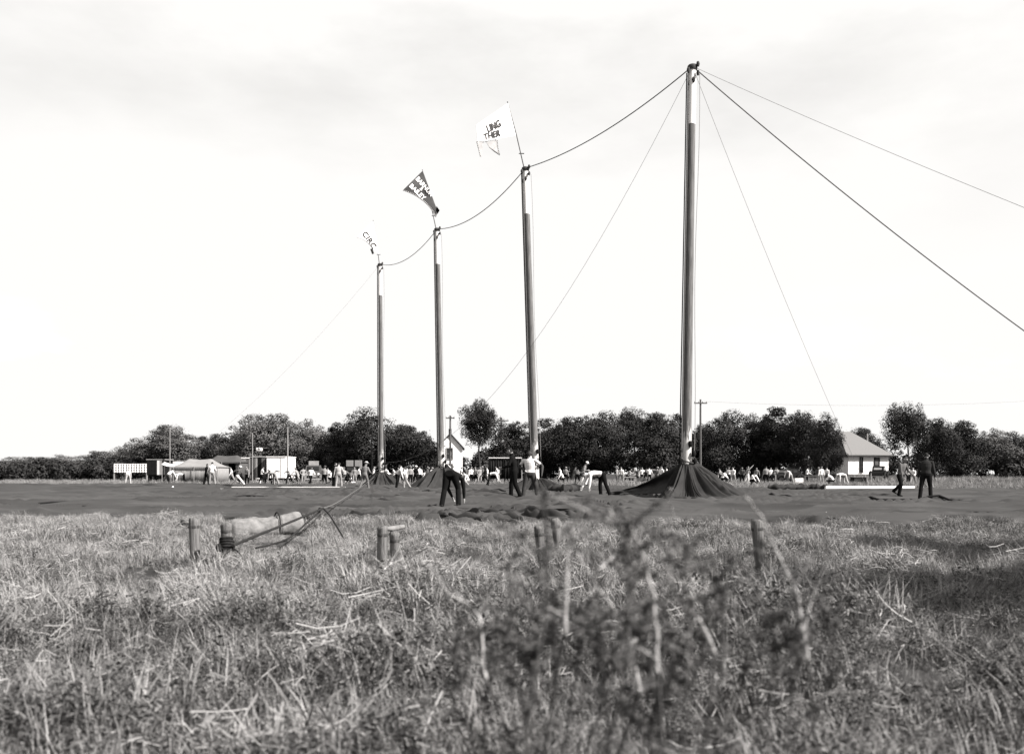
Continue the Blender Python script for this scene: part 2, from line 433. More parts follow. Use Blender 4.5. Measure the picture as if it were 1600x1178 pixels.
# long dark roll of canvas on the right, folded edge
def canvas_roll(x0, x1, y, d, r, seed, label):
    rs = random.Random(seed); pts = []; rad = []
    n = 40
    for i in range(n + 1):
        t = i / n; X = XD(x0 + (x1 - x0) * t, d)
        pts.append((X, d + 0.6 * math.sin(t * 5 + seed) , r * 0.75 + 0.05 * rs.random()))
        rad.append(r * (0.8 + 0.22 * math.sin(i * .7 + seed) + .12 * math.sin(i * 1.7) + .05 * rs.random()) * (0.35 if i in (0, n) else 1))
    m = MB().tube(pts, rad, 10, ell=0.8); o = m.build('canvas_roll', M_canvas_skirt, smooth=True)
    return tag(o, label, 'canvas roll')
canvas_roll(1196, 1296, 766, 58.5, 0.27, 4, 'lumpy dark roll of canvas at the left end of the long white poles')
canvas_roll(862, 905, 766, 50.0, 0.32, 9, 'short dark fold of canvas behind the man in white T-shirt')
canvas_roll(985, 1015, 772, 44.5, 0.16, 19, 'low dark crumpled fold of canvas left of the pleated skirt')

# ------------------------------------------------------------------ tent poles
def add_wear(m):
    t = m.node_tree; n = t.nodes; k = t.links.new; b = n['Principled BSDF']; src = b.inputs['Base Color'].links[0].from_socket
    c = n.new('ShaderNodeTexCoord'); sx = n.new('ShaderNodeSeparateXYZ'); z = n.new('ShaderNodeTexNoise'); z.inputs['Scale'].default_value = 5
    mp_ = n.new('ShaderNodeMapping'); mp_.inputs['Scale'].default_value = (3, 3, .6)
    mr = n.new('ShaderNodeMapRange'); mr.inputs['From Min'].default_value = 3.6; mr.inputs['From Max'].default_value = 1.2
    ad = n.new('ShaderNodeMath'); ad.operation = 'ADD'; rr = n.new('ShaderNodeValToRGB'); rr.color_ramp.elements[0].position = .82; rr.color_ramp.elements[1].position = 1.12 if False else 1.0
    mx = n.new('ShaderNodeMix'); mx.data_type = 'RGBA'; mx.inputs[7].default_value = (.40, .39, .38, 1)
    k(c.outputs['Object'], sx.inputs[0]); k(c.outputs['Object'], mp_.inputs[0]); k(mp_.outputs[0], z.inputs['Vector']); k(sx.outputs[2], mr.inputs[0])
    k(mr.outputs[0], ad.inputs[0]); k(z.outputs['Fac'], ad.inputs[1]); k(ad.outputs[0], rr.inputs[0]); k(rr.outputs[0], mx.inputs[0]); k(src, mx.inputs[6]); k(mx.outputs[2], b.inputs['Base Color'])
add_wear(M_wood)
def center_pole(p, white_to, label, r0=0.195, r1=0.15, staff=None):
    B, T = p['base'], p['top']; ax = (T - B)
    root = empty('tent_pole', B, 0, label, 'tent pole', 'big top centre poles')
    loc = lambda t, off=Vector((0, 0, 0)): ax * t + off
    tw = (P(p['tx'], white_to, p['d']).z) / T.z
    rr = lambda t: r0 + (r1 - r0) * t
    m = MB().tube([loc(t) for t in np.linspace(-0.005, tw, 14)], [rr(t) for t in np.linspace(0, tw, 14)], 18); m.build('shaft', M_wood, root, True)
    m = MB().tube([loc(t) for t in (tw + .0005, (tw + 1) / 2, 0.992)], [rr(tw) * 1.04, rr(.9), rr(1)], 18); m.build('painted_top', M_white, root, True)
    # hoisting ropes running down the left side
    for k, (dx, dy, q) in enumerate(((-0.22, -0.10, .032), (-0.28, 0.02, .026), (-0.17, 0.16, .03))):
        m = MB().tube([loc(t, Vector((dx * (0.82 + .25 * (1 - t)), dy, 0))) for t in np.linspace(0.085, 0.985, 12)], q, 6); m.build('hoist_rope', M_rope if k != 1 else M_black, root, True)
    m = MB().tube([loc(t, Vector((0.27 + .05 * math.sin(9 * t), -0.06, 0))) for t in np.linspace(0.085, 0.98, 12)], 0.012, 5); m.build('hoist_rope', M_wire, root, True)
    # masthead with blocks
    top = loc(1.0)
    m = MB().lathe([(0.0, -.16), (.19, -.16), (.21, -.10), (.21, .0), (.17, .05), (0.0, .06)], 14, top); m.build('masthead_cap', M_iron, root, True)
    for k, (dx, dz) in enumerate(((-0.2, -.22), (0.2, -.34), (0.02, -.62), (.2, .03))):
        m = MB().lathe([(0.0, -.12), (.05, -.10), (.075, 0), (.05, .10), (0, .12)], 10, top + Vector((dx, -.16, dz))); m.build('pulley_block', M_iron, root, True)
    # bail ring and tackle at the foot
    f = loc(0.085)
    ring = [f + Vector((.33 * math.cos(a), .33 * math.sin(a), .05 * math.sin(2 * a))) for a in np.linspace(0, 2 * math.pi, 20)]
    MB().tube(ring, 0.035, 6, cap=False).build('bail_ring', M_iron, root, True)
    for k, (dx, dz) in enumerate(((.26, .35), (.30, .05), (-.3, .1), (.12, .75))):
        m = MB().lathe([(0, -.14), (.06, -.12), (.10, 0), (.06, .12), (0, .14)], 10, f + Vector((dx, -.2, dz))); m.build('pulley_block', M_black, root, True)
    rs = random.Random(int(p['d']))
    for k in range(9):
        a = rs.uniform(0, 6.28); q = f + Vector((.36 * math.cos(a), .36 * math.sin(a), rs.uniform(-.05, .12)))
        MB().tube([q, q + Vector((rs.uniform(-.15, .15), rs.uniform(-.1, .1), .12)), q + Vector((rs.uniform(-.12, .12), 0, rs.uniform(-.2, .3)))], .03, 5).build('lashing_rope', M_rope, root, True)
    if staff:
        s = P(staff[0], staff[1], p['d']) - B
        m = MB().tube([top + Vector((-.05, 0, -.1)), (top + s) / 2, s], [.032, .026, .018], 8); m.build('flagstaff', M_mgrey, root, True)
        MB().lathe([(0, -.04), (.04, 0), (0, .05)], 8, s).build('finial', M_iron, root, True)
        k = top + (s - top) * 0.22
        MB().box(k, (.30, .04, .04)).build('cleat', M_iron, root)
    return root
center_pole(POLES[0], 462, 'farthest and shortest tent pole, with the CIRCUS flag', staff=(583, 345))
center_pole(POLES[1], 413, 'tent pole flying the dark pennant, second shortest', staff=(660, 266))
center_pole(POLES[2], 335, 'tent pole with white painted top and the white swallowtail flag', staff=(793, 160))
center_pole(POLES[3], 195, 'nearest and tallest tent pole rising from the pleated canvas skirt')

# ------------------------------------------------------------------ ropes and wires
def rope(a, b, sag, r, label, m=None, name='rope', n=28):
    a, b = Vector(a), Vector(b)
    pts = [a.lerp(b, t) - Vector((0, 0, 4 * sag * t * (1 - t))) for t in np.linspace(0, 1, n)]
    o = MB().tube(pts, r, 6).build(name, m or M_rope, smooth=True)
    return tag(o, label, 'rope')
T = [p['top'] for p in POLES]
rope(T[0], T[1], 0.85, .024, 'slack rope strung between the tops of the two farthest tent poles', M_wire)
rope(T[1], T[2], 0.85, .026, 'rope strung between the tops of the two middle tent poles', M_wire)
rope(T[2], T[3], 0.55, .024, 'thick rope rising from the white flag pole to the tallest pole', M_rope)
rope(T[3], (30, 38, 0.1), 0.7, .024, 'thick guy rope slanting down right from the tallest pole', M_rope, 'guy_rope')
rope(T[3], (21.5, 58, 0.1), 0.5, .009, 'thin steep guy wire right of the tallest pole', M_wire, 'guy_wire')
rope(T[3], (28, 20, 0.1), 0.4, .009, 'thin guy wire running to the upper right corner', M_wire, 'guy_wire')
rope(T[3], P(592, 722, 74), 4.5, .008, 'long sagging rope from tallest pole down to the farthest poles', M_wire)
rope(T[0], P(235, 752, 92), 1.6, .004, 'thin guy wire slanting down left from the farthest pole', M_wire, 'guy_wire')

# ------------------------------------------------------------------ flags
def text_polys(s, bold=0.03):
    cu = bpy.data.curves.new('lettering', 'FONT'); cu.body = s; cu.offset = bold; cu.resolution_u = 3; cu.fill_mode = 'FRONT'
    o = bpy.data.objects.new('lettering', cu); C.objects.link(o)
    dg = bpy.context.evaluated_depsgraph_get(); ev = o.evaluated_get(dg); me = ev.to_mesh()
    V = [tuple(v.co) for v in me.vertices]; Fs = [tuple(p.vertices) for p in me.polygons]
    ev.to_mesh_clear(); bpy.data.objects.remove(o); bpy.data.curves.remove(cu)
    return V, Fs
def flag(name, d, H0, H1, E, waves, m, label):
    """patch from the hoist H0-H1 to the fly edge E(u), all in picture rows at the pole's distance"""
    nu, nv = 40, 40
    def dep(px, py): return d + waves(px, py)
    V = []
    for i in range(nu + 1):
        u = i / nu; hx, hy = H0[0] + (H1[0] - H0[0]) * u, H0[1] + (H1[1] - H0[1]) * u; ex, ey = E(u)
        for j in range(nv + 1):
            v = j / nv; px, py = hx + (ex - hx) * v, hy + (ey - hy) * v
            V.append(P(px, py, dep(px, py)))
    n = nv + 1; Fs = [(i * n + j, i * n + j + 1, (i + 1) * n + j + 1, (i + 1) * n + j) for i in range(nu) for j in range(nv)]
    root = empty(name, P(H1[0], H1[1], d), 0, label, 'flag', 'flags on the tent poles')
    o = link('flag_cloth', mesh_np('flag_cloth', [v - root.location for v in V], Fs, m), root)
    md = o.modifiers.new('thick', 'SOLIDIFY'); md.thickness = 0.012
    def letters(s, x0, y0, dx, dy, w, h, lm, skew=0.0, nm='lettering', bold=0.012):
        """one word; (dx,dy) direction of reading in picture, h letter height, w total length"""
        TV, TF = text_polys(s, bold)
        xs = [p[0] for p in TV]; sx = w / (max(xs) - min(xs)); sy = h / 0.70
        l = math.hypot(dx, dy); dx, dy = dx / l, dy / l; ux, uy = dy, -dx            # up of the letters
        ux += skew * dx; uy += skew * dy
        VV = []
        for p in TV:
            a, b = (p[0] - min(xs)) * sx, p[1] * sy
            px, py = x0 + dx * a + ux * b, y0 + dy * a + uy * b
            VV.append(P(px, py, dep(px, py) - 0.045) - root.location)
        return link(nm, mesh_np(nm, VV, TF, lm, False), root)
    return root, letters, dep
def qb(a, b, c): return lambda u: ((1 - u) ** 2 * a[0] + 2 * u * (1 - u) * b[0] + u * u * c[0], (1 - u) ** 2 * a[1] + 2 * u * (1 - u) * b[1] + u * u * c[1])
# dark pennant
fr, letters, dep = flag('flag', 66.6, (660.5, 267), (684, 331), qb((629, 298), (666, 309), (681, 340)), lambda x, y: .026 * (x - 684) - 0.10 * math.sin((x - 629) * .16) - .05 * math.sin(y * .2), M_flagdark, 'dark pennant lettered BARNUM & BAILEY in white')
letters('BARNUM', 649.5, 280.5, 25, 28.5, 36, 6.6, M_white, bold=.02)
letters('&', 655.2, 295.5, 25, 28.5, 4.6, 5.0, M_white)
letters('BAILEY', 639.4, 292.0, 25, 24, 31, 6.6, M_white, bold=.02)
mb = MB()
for k in range(25):   # light fringe stitched along the fly edge
    u = k / 25; a = qb((629, 298), (666, 309), (681, 340))(u); q = P(a[0] + .8, a[1] - .8, dep(*a) - .05) - fr.location
    mb.box(q, (.05, .02, .05), 0, 0, 0, R(40))
mb.build('fringe', M_offwhite, fr)['kind'] = 'stuff'
mb = MB().add([P(682, 322, 66.4) - fr.location, P(687, 329, 66.3) - fr.location, P(683.5, 335, 66.4) - fr.location, P(681.5, 328, 66.5) - fr.location], [(0, 1, 2, 3)]); mb.build('folded_corner', M_black, fr)
# white swallowtail flag
wv = lambda x, y: .026 * (x - 800) - 0.05 * math.sin((x - 744) * .2)
def fly3(u):
    return (744 + 2 * u, 196 + 26 * u)
fr, letters, dep = flag('flag', 53.3, (793.5, 162), (806, 213), fly3, wv, M_flagwhite, 'white swallowtail flag with dark LING and THER lettering')
letters('LING', 763, 207, 20, -9.5, 23, 11, M_letter, 0.12, bold=.03)
letters('THER', 757, 219, 24, -6.5, 27, 9.5, M_letter, 0.12, bold=.03)
def strip(pts, wd, m, nm, parent, d, dz=.03):
    V = []; Fs = []
    for i, (x, y) in enumerate(pts):
        x2, y2 = pts[min(i + 1, len(pts) - 1)]; x1, y1 = pts[max(i - 1, 0)]; l = math.hypot(x2 - x1, y2 - y1) or 1
        nx, ny = -(y2 - y1) / l * wd / 2, (x2 - x1) / l * wd / 2
        V += [P(x + nx, y + ny, dep(x, y) - dz) - parent.location, P(x - nx, y - ny, dep(x, y) - dz) - parent.location]
        if i: Fs.append((2 * i - 2, 2 * i - 1, 2 * i + 1, 2 * i))
    return link(nm, mesh_np(nm, V, Fs, m, False), parent)
# two tails hanging from the lower hem, edged in dark stitching
def tail(pts, tone, nm='tail'):
    V = [P(x, y, dep(x, y) + .02) - fr.location for x, y in pts]
    o = link(nm, mesh_np(nm, V, [tuple(range(len(V)))], tone, False), fr); md = o.modifiers.new('t', 'SOLIDIFY'); md.thickness = .012; return o
M_flagtail = mat('white_flag_tail_cloth', 0.42, .85, .2, 5.0)  # greyer cloth for the tails
tail([(744, 221), (755, 220), (752.5, 246), (750, 245.5)], M_flagtail)
tail([(759, 222), (777, 219), (777.5, 232), (781, 242), (772, 237), (764, 230)], M_flagtail)
for a, b, k in (((745, 222), (751, 246), 9), ((755, 222.5), (776, 219), 8), ((777, 220), (778, 232), 5), ((778, 232), (781, 243), 4)):
    for j in range(k):
        t0, t1 = j / k, (j + .55) / k
        strip([(a[0] + (b[0] - a[0]) * t, a[1] + (b[1] - a[1]) * t) for t in (t0, t1)], 1.2, M_letter, 'stitch', fr, 53)
strip([(764, 230), (772, 237), (781, 243)], 1.0, M_mgrey, 'hem', fr, 53)
# CIRCUS flag
fr, letters, dep = flag('flag', 77.7, (583, 346), (592, 398), qb((558, 371), (575, 374), (584, 392)), lambda x, y: .036 * (x - 590) - 0.05 * math.sin((x - 558) * .2), M_flagwhite, 'white pennant with dark CIRC lettering on the farthest pole')
letters('CIRC', 565.5, 365, 17, 24, 30, 8.2, M_letter, bold=.03)
strip([qb((558, 371), (575, 374), (584, 392))(t) for t in np.linspace(0, 1, 10)], 1.0, M_lgrey, 'hem', fr, 77)
strip([(580, 389), (583, 397)], 3.4, M_letter, 'folded_corner', fr, 77)

# ------------------------------------------------------------------ trees
def crown_arrays(seed, H, W, nclump, nleaf, ls, base=0.12, gaps=0.0, Dp=None):
    rs = np.random.RandomState(seed); Dp = Dp or W * .85
    cs = []; 
    while len(cs) < nclump:
        q = rs.uniform(-1, 1, 3)
        if (q ** 2).sum() > 1: continue
        # egg shaped crown, widest in the lower half
        zz = (q[2] * .5 + .5); k = (1.0 - 0.45 * max(0, zz - .35) ** 1.2) * (1 + .22 * math.sin(5 * math.atan2(q[1], q[0]) + seed) * math.sin(4 * zz + seed))
        cs.append((q[0] * k * W * .40, q[1] * k * Dp * .40, (base + (1 - base) * (0.10 + zz * .80)) * H))
    cs = np.array(cs); rad = rs.uniform(.09, .25, nclump) * W
    rad *= np.interp(cs[:, 2] / H, [0, .6, 1], [1.15, 1.0, .7])
    if W > 5.6:      # small outer clumps break up the outline
        q = rs.choice(nclump, nclump * 2); dd = rs.normal(size=(nclump * 2, 3)); dd[:, 2] = np.abs(dd[:, 2]) * 1.1 - .2; dd /= np.linalg.norm(dd, axis=1)[:, None]
        c2 = cs[q] + dd * (rad[q] * rs.uniform(.85, 1.25, nclump * 2))[:, None]; c2[:, 2] = np.clip(c2[:, 2], .05 * H, H)
        cs = np.concatenate([cs, c2]); rad = np.concatenate([rad, rs.uniform(.035, .085, nclump * 2) * W]); nclump = len(cs)
    ctone = rs.uniform(.6, 1.5, nclump)
    pick = rs.choice(nclump, nleaf, p=rad ** 2 / (rad ** 2).sum())
    dr = rs.normal(size=(nleaf, 3)); dr /= np.linalg.norm(dr, axis=1)[:, None]
    lump = 1 + .28 * np.sin(dr[:, 0] * 5 + pick) * np.sin(dr[:, 1] * 6 + pick * 2) * np.cos(dr[:, 2] * 5)
    rr = rad[pick] * lump * np.where(rs.rand(nleaf) < .03, rs.uniform(1.0, 1.15, nleaf), rs.uniform(.66, 1.02, nleaf))
    pos = cs[pick] + dr * rr[:, None] * np.array([1, 1, .85])
    keep = (pos[:, 2] > .02 * H)
    if gaps: keep &= (mnoise_arr(pos * (2.2 / W), seed) > gaps)
    pos, dr, pick = pos[keep], dr[keep], pick[keep]; n = len(pos)
    nrm = dr + rs.normal(scale=.36, size=(n, 3)) + np.array([0, 0, .25]); nrm /= np.linalg.norm(nrm, axis=1)[:, None]
    a = np.cross(nrm, rs.normal(size=(n, 3))); a /= np.linalg.norm(a, axis=1)[:, None]; b = np.cross(nrm, a)
    s = ls * rs.uniform(.55, 1.3, n)[:, None]
    Q = np.stack([pos - a * s, pos - b * s * .5, pos + a * s, pos + b * s * .5], 1).reshape(-1, 3)
    Fs = np.arange(n * 4).reshape(n, 4)
    tone = np.repeat(ctone[pick] * rs.uniform(.85, 1.18, n), 4)
    return Q, Fs, tone, cs, rad
def mnoise_arr(p, seed):
    return grad_noise(p[:, 0] + p[:, 1] * .7, p[:, 2] - p[:, 1] * .4, seed)
def trunk_mb(seed, H, W, cs, rad, r0, fork=0.28):
    rs = random.Random(seed); m = MB()
    top = Vector((rs.uniform(-.1, .1) * W, 0, H * .72))
    tr = [Vector((0, 0, -.1)), Vector((rs.uniform(-.02, .02) * W, 0, H * .12)), Vector((rs.uniform(-.04, .04) * W, 0, H * fork)), (Vector((0, 0, H * fork)) + top) / 2, top]
    m.tube(tr, [r0 * 1.35, r0, r0 * .85, r0 * .5, r0 * .15], 8)
    for k in range(min(9, len(cs))):
        c = Vector(cs[rs.randrange(len(cs))]); t = rs.uniform(.45, .95); q = tr[2] * (1 - t) + tr[3] * t if c.z > H * fork else tr[1].lerp(tr[2], t)
        mid = q.lerp(c, .5) + Vector((0, 0, -.05 * H))
        m.tube([q, mid, c], [r0 * .38, r0 * .25, r0 * .08], 6)
    return m
TREE_KINDS = []
def make_kind(seed, H, W, ncl, nl, ls, base, gaps, leafm, r0, fork=.28):
    Q, Fs, tone, cs, rad = crown_arrays(seed, H, W, ncl, nl, ls, base, gaps)
    cm = mesh_np('crown', Q, Fs, leafm, False, tone=tone)
    mb = trunk_mb(seed, H, W, cs, rad, r0, fork); tm = mesh_np('trunk', mb.v, mb.f, M_bark, True)
    TREE_KINDS.append((tm, cm, H, W))
for s, (H, W, ncl, base) in enumerate([(10, 7, 40, .03), (10, 8, 44, .03), (10, 6, 36, .02), (10, 7.5, 38, .03)]):
    make_kind(100 + s, H, W, ncl, 27000, .112, base, 0, M_leaf, .20)
make_kind(120, 10, 8.2, 30, 20000, .112, .40, -.20, M_leaf, .17, .36)          # open crown, trunk in view
for s in range(2): make_kind(130 + s, 10, 7.5, 34, 27000, .112, .05, 0, M_leafhaze, .2)
def tree(px, top, wpx, d, kind, label, rz=None, name='tree', group='trees along the edge of the lot'):
    tm, cm, H, W = TREE_KINDS[kind]
    h = EYE - (top - HY) * d / F_PX; wd = wpx * d / F_PX
    rs = random.Random(int(px * 7 + top))
    root = empty(name, (XD(px, d), d, 0), rs.uniform(0, 6.28) if rz is None else rz, label, 'tree', group)
    wf = 1.10 if (640 < px < 770 or px > 1240) else 1.34
    root.scale = (wd * wf / W, wd * wf / W, h / H * (1.05 if px < 480 else 1.02))
    link('trunk', tm, root); link('crown', cm, root)
    return root
TR = [
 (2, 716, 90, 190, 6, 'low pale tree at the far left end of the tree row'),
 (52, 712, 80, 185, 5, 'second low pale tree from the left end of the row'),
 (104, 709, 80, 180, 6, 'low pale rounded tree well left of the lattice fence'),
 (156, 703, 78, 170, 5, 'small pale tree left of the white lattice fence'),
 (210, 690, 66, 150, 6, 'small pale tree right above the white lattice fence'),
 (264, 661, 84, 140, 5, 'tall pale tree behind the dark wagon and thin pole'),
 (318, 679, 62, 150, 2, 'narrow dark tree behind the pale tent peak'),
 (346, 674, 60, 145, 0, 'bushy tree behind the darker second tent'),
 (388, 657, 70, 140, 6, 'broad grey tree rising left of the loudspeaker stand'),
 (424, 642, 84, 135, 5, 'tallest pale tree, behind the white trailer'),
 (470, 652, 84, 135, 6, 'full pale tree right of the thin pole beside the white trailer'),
 (508, 664, 60, 140, 1, 'dark tree behind the small truck with the board'),
 (540, 653, 66, 132, 0, 'dark tree left of the farthest tent pole'),
 (574, 633, 84, 130, 3, 'tall dark tree directly behind the farthest tent pole'),
 (628, 652, 86, 128, 1, 'round dark tree between the two farthest tent poles'),
 (662, 668, 44, 150, 2, 'small dark tree just left of the white gabled house'),
 (750, 628, 74, 124, 4, 'open tree with visible forked trunk right of the gabled house'),
 (803, 654, 72, 130, 0, 'dark tree left of the white flag pole'),
 (851, 647, 72, 132, 2, 'dark tree just right of the white flag pole'),
 (893, 638, 80, 128, 1, 'wide dark tree behind the stepping man with white cap'),
 (938, 637, 80, 130, 3, 'dark tree behind the bending man in white shirt'),
 (990, 641, 60, 140, 4, 'thin topped tree left of the tallest pole'),
 (1026, 638, 76, 126, 0, 'dense black tree left of the pleated canvas skirt'),
 (1058, 640, 60, 132, 2, 'dark tree directly behind the tallest pole'),
 (1098, 652, 56, 136, 1, 'dark lower tree behind the utility pole with crossarm'),
 (1132, 636, 66, 128, 3, 'dark tree right of the utility pole with crossarm'),
 (1183, 640, 68, 130, 0, 'dark ragged tree at the middle of the right hand grove'),
 (1216, 628, 80, 126, 2, 'highest tree of the right hand grove'),
 (1256, 631, 84, 122, 1, 'very broad dark tree left of the white cottage'),
 (1291, 640, 54, 113, 3, 'dark tree whose crown overlaps the cottage roof on its left'),
 (1346, 658, 66, 165, 1, 'tree top showing above the cottage roof'),
 (1418, 633, 74, 109, 4, 'ragged tree right of the cottage, with gaps in its crown'),
 (1462, 640, 76, 118, 1, 'dark tree behind the ragged tree right of the cottage'),
 (1504, 652, 84, 130, 0, 'dark tree second from the right end of the row'),
 (1556, 664, 84, 140, 6, 'pale tree near the right end of the row'),
 (1606, 668, 84, 140, 1, 'rightmost dark tree of the row'),
]
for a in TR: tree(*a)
# undergrowth: the dark mass below the crowns
Qs, Ts = [], []
rs = np.random.RandomState(77)
for k in range(96):
    px = -40 + k * 17.6 + rs.uniform(-8, 8); d = rs.uniform(134, 152)
    if 664 < px < 742: d = rs.uniform(176, 184)
    if 1300 < px < 1410: d = rs.uniform(160, 170)
    hh = rs.uniform(4.2, 6.6) * (1 if px > 480 else .6)
    Q, Fs, tone, cs, rad = crown_arrays(300 + k, hh, 5.5, 10, 900, .26, .0)
    Q = Q + np.array([XD(px, d), d, 0]); Qs.append(Q); Ts.append(tone)
Q = np.concatenate(Qs); o = link('undergrowth', mesh_np('undergrowth', Q, np.arange(len(Q)).reshape(-1, 4), M_leaf, False, tone=np.concatenate(Ts)))
tag(o, 'dark undergrowth filling the space below the tree row', 'undergrowth', kind='stuff')
# two small trees beyond the right edge of the picture whose shade falls on the grass
def small_tree(x, y, h, wd, seed, label):
    Q, Fs, tone, cs, rad = crown_arrays(seed, h, wd, 30, 20000, .07, .40)
    root = empty('tree', (x, y, 0), 0, label, 'tree', 'small trees right of the weeds')
    link('crown', mesh_np('crown', Q, Fs, M_leaf, False, tone=tone), root)
    mb = trunk_mb(seed, h, wd, cs, rad, .06); mb.build('trunk', M_bark, root, True)
small_tree(7.5, 6.2, 4.9, 4.6, 501, 'small leafy tree right of the near grass, nearer one')
small_tree(8.9, 11.2, 4.3, 2.4, 502, 'small leafy tree right of the near grass, farther one')

# ------------------------------------------------------------------ houses
def window(parent, x, z, wd, h, y, m=None, framem=None, mull=True):
    f = MB()
    f.box((x, y, z + h / 2 + .05), (wd + .2, .09, .1)).box((x, y, z - h / 2 - .05), (wd + .26, .14, .1))
    f.box((x - wd / 2 - .05, y, z), (.1, .09, h)).box((x + wd / 2 + .05, y, z), (.1, .09, h))
    o = MB().box((x, y + .03, z), (wd, .05, h)).build('window', m or M_glass, parent)
    f.build('frame', framem or M_offwhite, o)
    if mull: MB().box((x, y - .01, z), (wd, .05, .05)).build('glazing_bar', framem or M_offwhite, o)
    return o
D = 118.0
cot = empty('cottage', (XD(1357, D), D, 0), R(11), 'white cottage with pale hipped roof beyond the weeds on the right', 'house')
hw, hd, ez, rz_ = 2.72, 3.6, 3.34, 6.35
MB().box((0, hd, 0.5), (2 * hw + .08, 2 * hd + .08, 1.02)).build('foundation', M_foundation, cot)
MB().box((0, hd, (ez + 1.0) / 2), (2 * hw, 2 * hd, ez - 1.0)).build('wall', M_white, cot)
e = .42
V = [(-hw - e, -e, ez), (hw + e, -e, ez), (hw + e, 2 * hd + e, ez), (-hw - e, 2 * hd + e, ez), (-1.95, hd, rz_), (-.25, hd, rz_),
     (-hw - e, -e, ez - .16), (hw + e, -e, ez - .16), (hw + e, 2 * hd + e, ez - .16), (-hw - e, 2 * hd + e, ez - .16)]
rf = MB().add(V, [(0, 1, 5, 4), (1, 2, 5), (2, 3, 4, 5), (3, 0, 4), (6, 7, 1, 0), (7, 8, 2, 1), (8, 9, 3, 2), (9, 6, 0, 3), (9, 8, 7, 6)]).build('roof', M_roof, cot)
MB().box((-hw * .02, -e + .02, ez - .1), (2 * hw + 2 * e - .04, .1, .14)).build('gutter', M_roofdark, rf)
MB().box((1.30, hd + .6, 5.05), (.55, .55, 2.1)).build('chimney', M_dark, rf)
MB().tube([(1.72, hd - .5, 4.0), (1.72, hd - .5, 6.1)], .1, 10).build('stove_pipe', M_lgrey, rf, True)
window(cot, -.98, 2.15, .26, 1.7, -.04, M_glass, M_dark)
window(cot, 1.12, 2.1, .55, 1.7, -.04, M_mgrey, M_dark)
D = 160.0
hs = empty('gabled_house', (XD(703.5, D), D, 0), R(4), 'tall white gabled house partly hidden behind the dark flag pole', 'house')
hw = 2.05; ez = 5.35; az = 7.6
V = [(-hw, z) for z in (0, ez)]
MB().prism([(-hw, 0), (hw, 0), (hw, ez), (0, az), (-hw, ez)], 0, 7.5).build('wall', M_white, hs)
rf = MB()
for s in (-1, 1): rf.prism([(s * (hw + .35), ez - .28), (s * (hw + .35), ez - .10), (0, az + .28), (0, az + .08)], -.35, 7.8)
rf.build('roof', M_roofdark, hs)
for z in (4.4, 1.75):
    window(hs, -.1, z, .95, 1.75, -.05, M_glass, M_lgrey)
window(hs, -1.4, 1.7, .5, 1.4, -.05, M_glass, M_lgrey)
MB().box((0, 4.2, az + .4), (.5, .5, 1.4)).build('chimney', M_dark, hs)
wg = MB().box((-3.3, 3.6, 1.9), (2.4, 4.5, 3.8)).build('side_wing', M_mgrey, hs)  # shadow on the wing's wall put into its grey colour
MB().prism([(-4.7, 3.75), (-2.06, 3.75), (-2.06, 4.9), (-4.7, 3.95)], 1.2, 6.0).build('wing_roof', M_roofdark, wg)

# ------------------------------------------------------------------ vehicles and wagons
def wheel(parent, x, y, r, wd, rim=M_mgrey, name='wheel'):
    Mx = Matrix.Rotation(R(90), 3, 'Y')
    w_ = MB().lathe([(r * .55, -wd / 2), (r * .93, -wd / 2), (r, -wd * .3), (r, wd * .3), (r * .93, wd / 2), (r * .55, wd / 2)], 18, (x, y, r), Mx).build(name, M_tyre, parent, True)
    MB().lathe([(0, -wd * .4), (r * .18, -wd * .55), (r * .55, -wd * .35), (r * .55, wd * .35), (r * .18, wd * .55), (0, wd * .4)], 14, (x, y, r), Mx).build('hub', rim, w_, True)
    return w_
def wagon(name, px0, px1, ytop, ybot, d, label, body, length=3.4, boards=None, roof=M_lgrey, wr=.38, rz=0.0, cat='wagon', nb=6):
    """boxy show wagon on four wheels, its end or side towards the camera"""
    x0, x1 = XD(px0, d), XD(px1, d); wd = x1 - x0; zt = EYE - (ytop - HY) * d / F_PX; zb = EYE - (ybot - HY) * d / F_PX
    root = empty(name, ((x0 + x1) / 2, d, 0), rz, label, cat, 'show wagons and trucks at the edge of the lot')
    MB().box((0, length / 2, (zt + zb) / 2), (wd, length, zt - zb), ch=.03).build('body', body, root)
    MB().box((0, length / 2, zt + .05), (wd + .14, length + .16, .09)).build('roof', roof, root)
    MB().box((0, length / 2, zb - .07), (wd * .8, length * .96, .12)).build('chassis', M_dark, root)
    if boards:
        bw_ = wd / len(boards)
        for k, bm_ in enumerate(boards):
            if bm_ is None: continue
            MB().box((-wd / 2 + bw_ * (k + .5), -.025, (zt + zb) / 2), (bw_ * .94, .05, (zt - zb) * .93)).build('board', bm_, root)
    for sx in (-1, 1):
        for sy in (.18, .82): wheel(root, sx * (wd / 2 - .16), length * sy, min(wr, zb + .05), .2)
    return root
wagon('show_wagon', 229.5, 257.5, 718.5, 742.5, 108, 'dark wagon left of the pale tent, one white and one grey panel', M_dark, boards=[M_dark, M_dark, M_dark, M_dark, M_offwhite, M_lgrey, M_mgrey], length=2.6)
wagon('show_wagon', 258, 276, 720, 744, 113, 'low pale wagon wedged between the dark wagon and the pale tent', M_offwhite, boards=[M_offwhite, M_white, M_offwhite], roof=M_mgrey)
wagon('show_wagon', 375, 389.5, 716, 744, 116, 'grey wagon with white top edge right of the darker tent', M_lgrey, boards=[M_mgrey, M_lgrey, M_mgrey], roof=M_white)
wg = wagon('show_wagon', 390, 415, 714.5, 749, 109, 'dark board wagon with open doors beneath the loudspeaker', M_dark, boards=[M_mgrey, M_black, M_mgrey, M_lgrey, M_black, M_black, M_mgrey, M_mgrey], wr=.3)
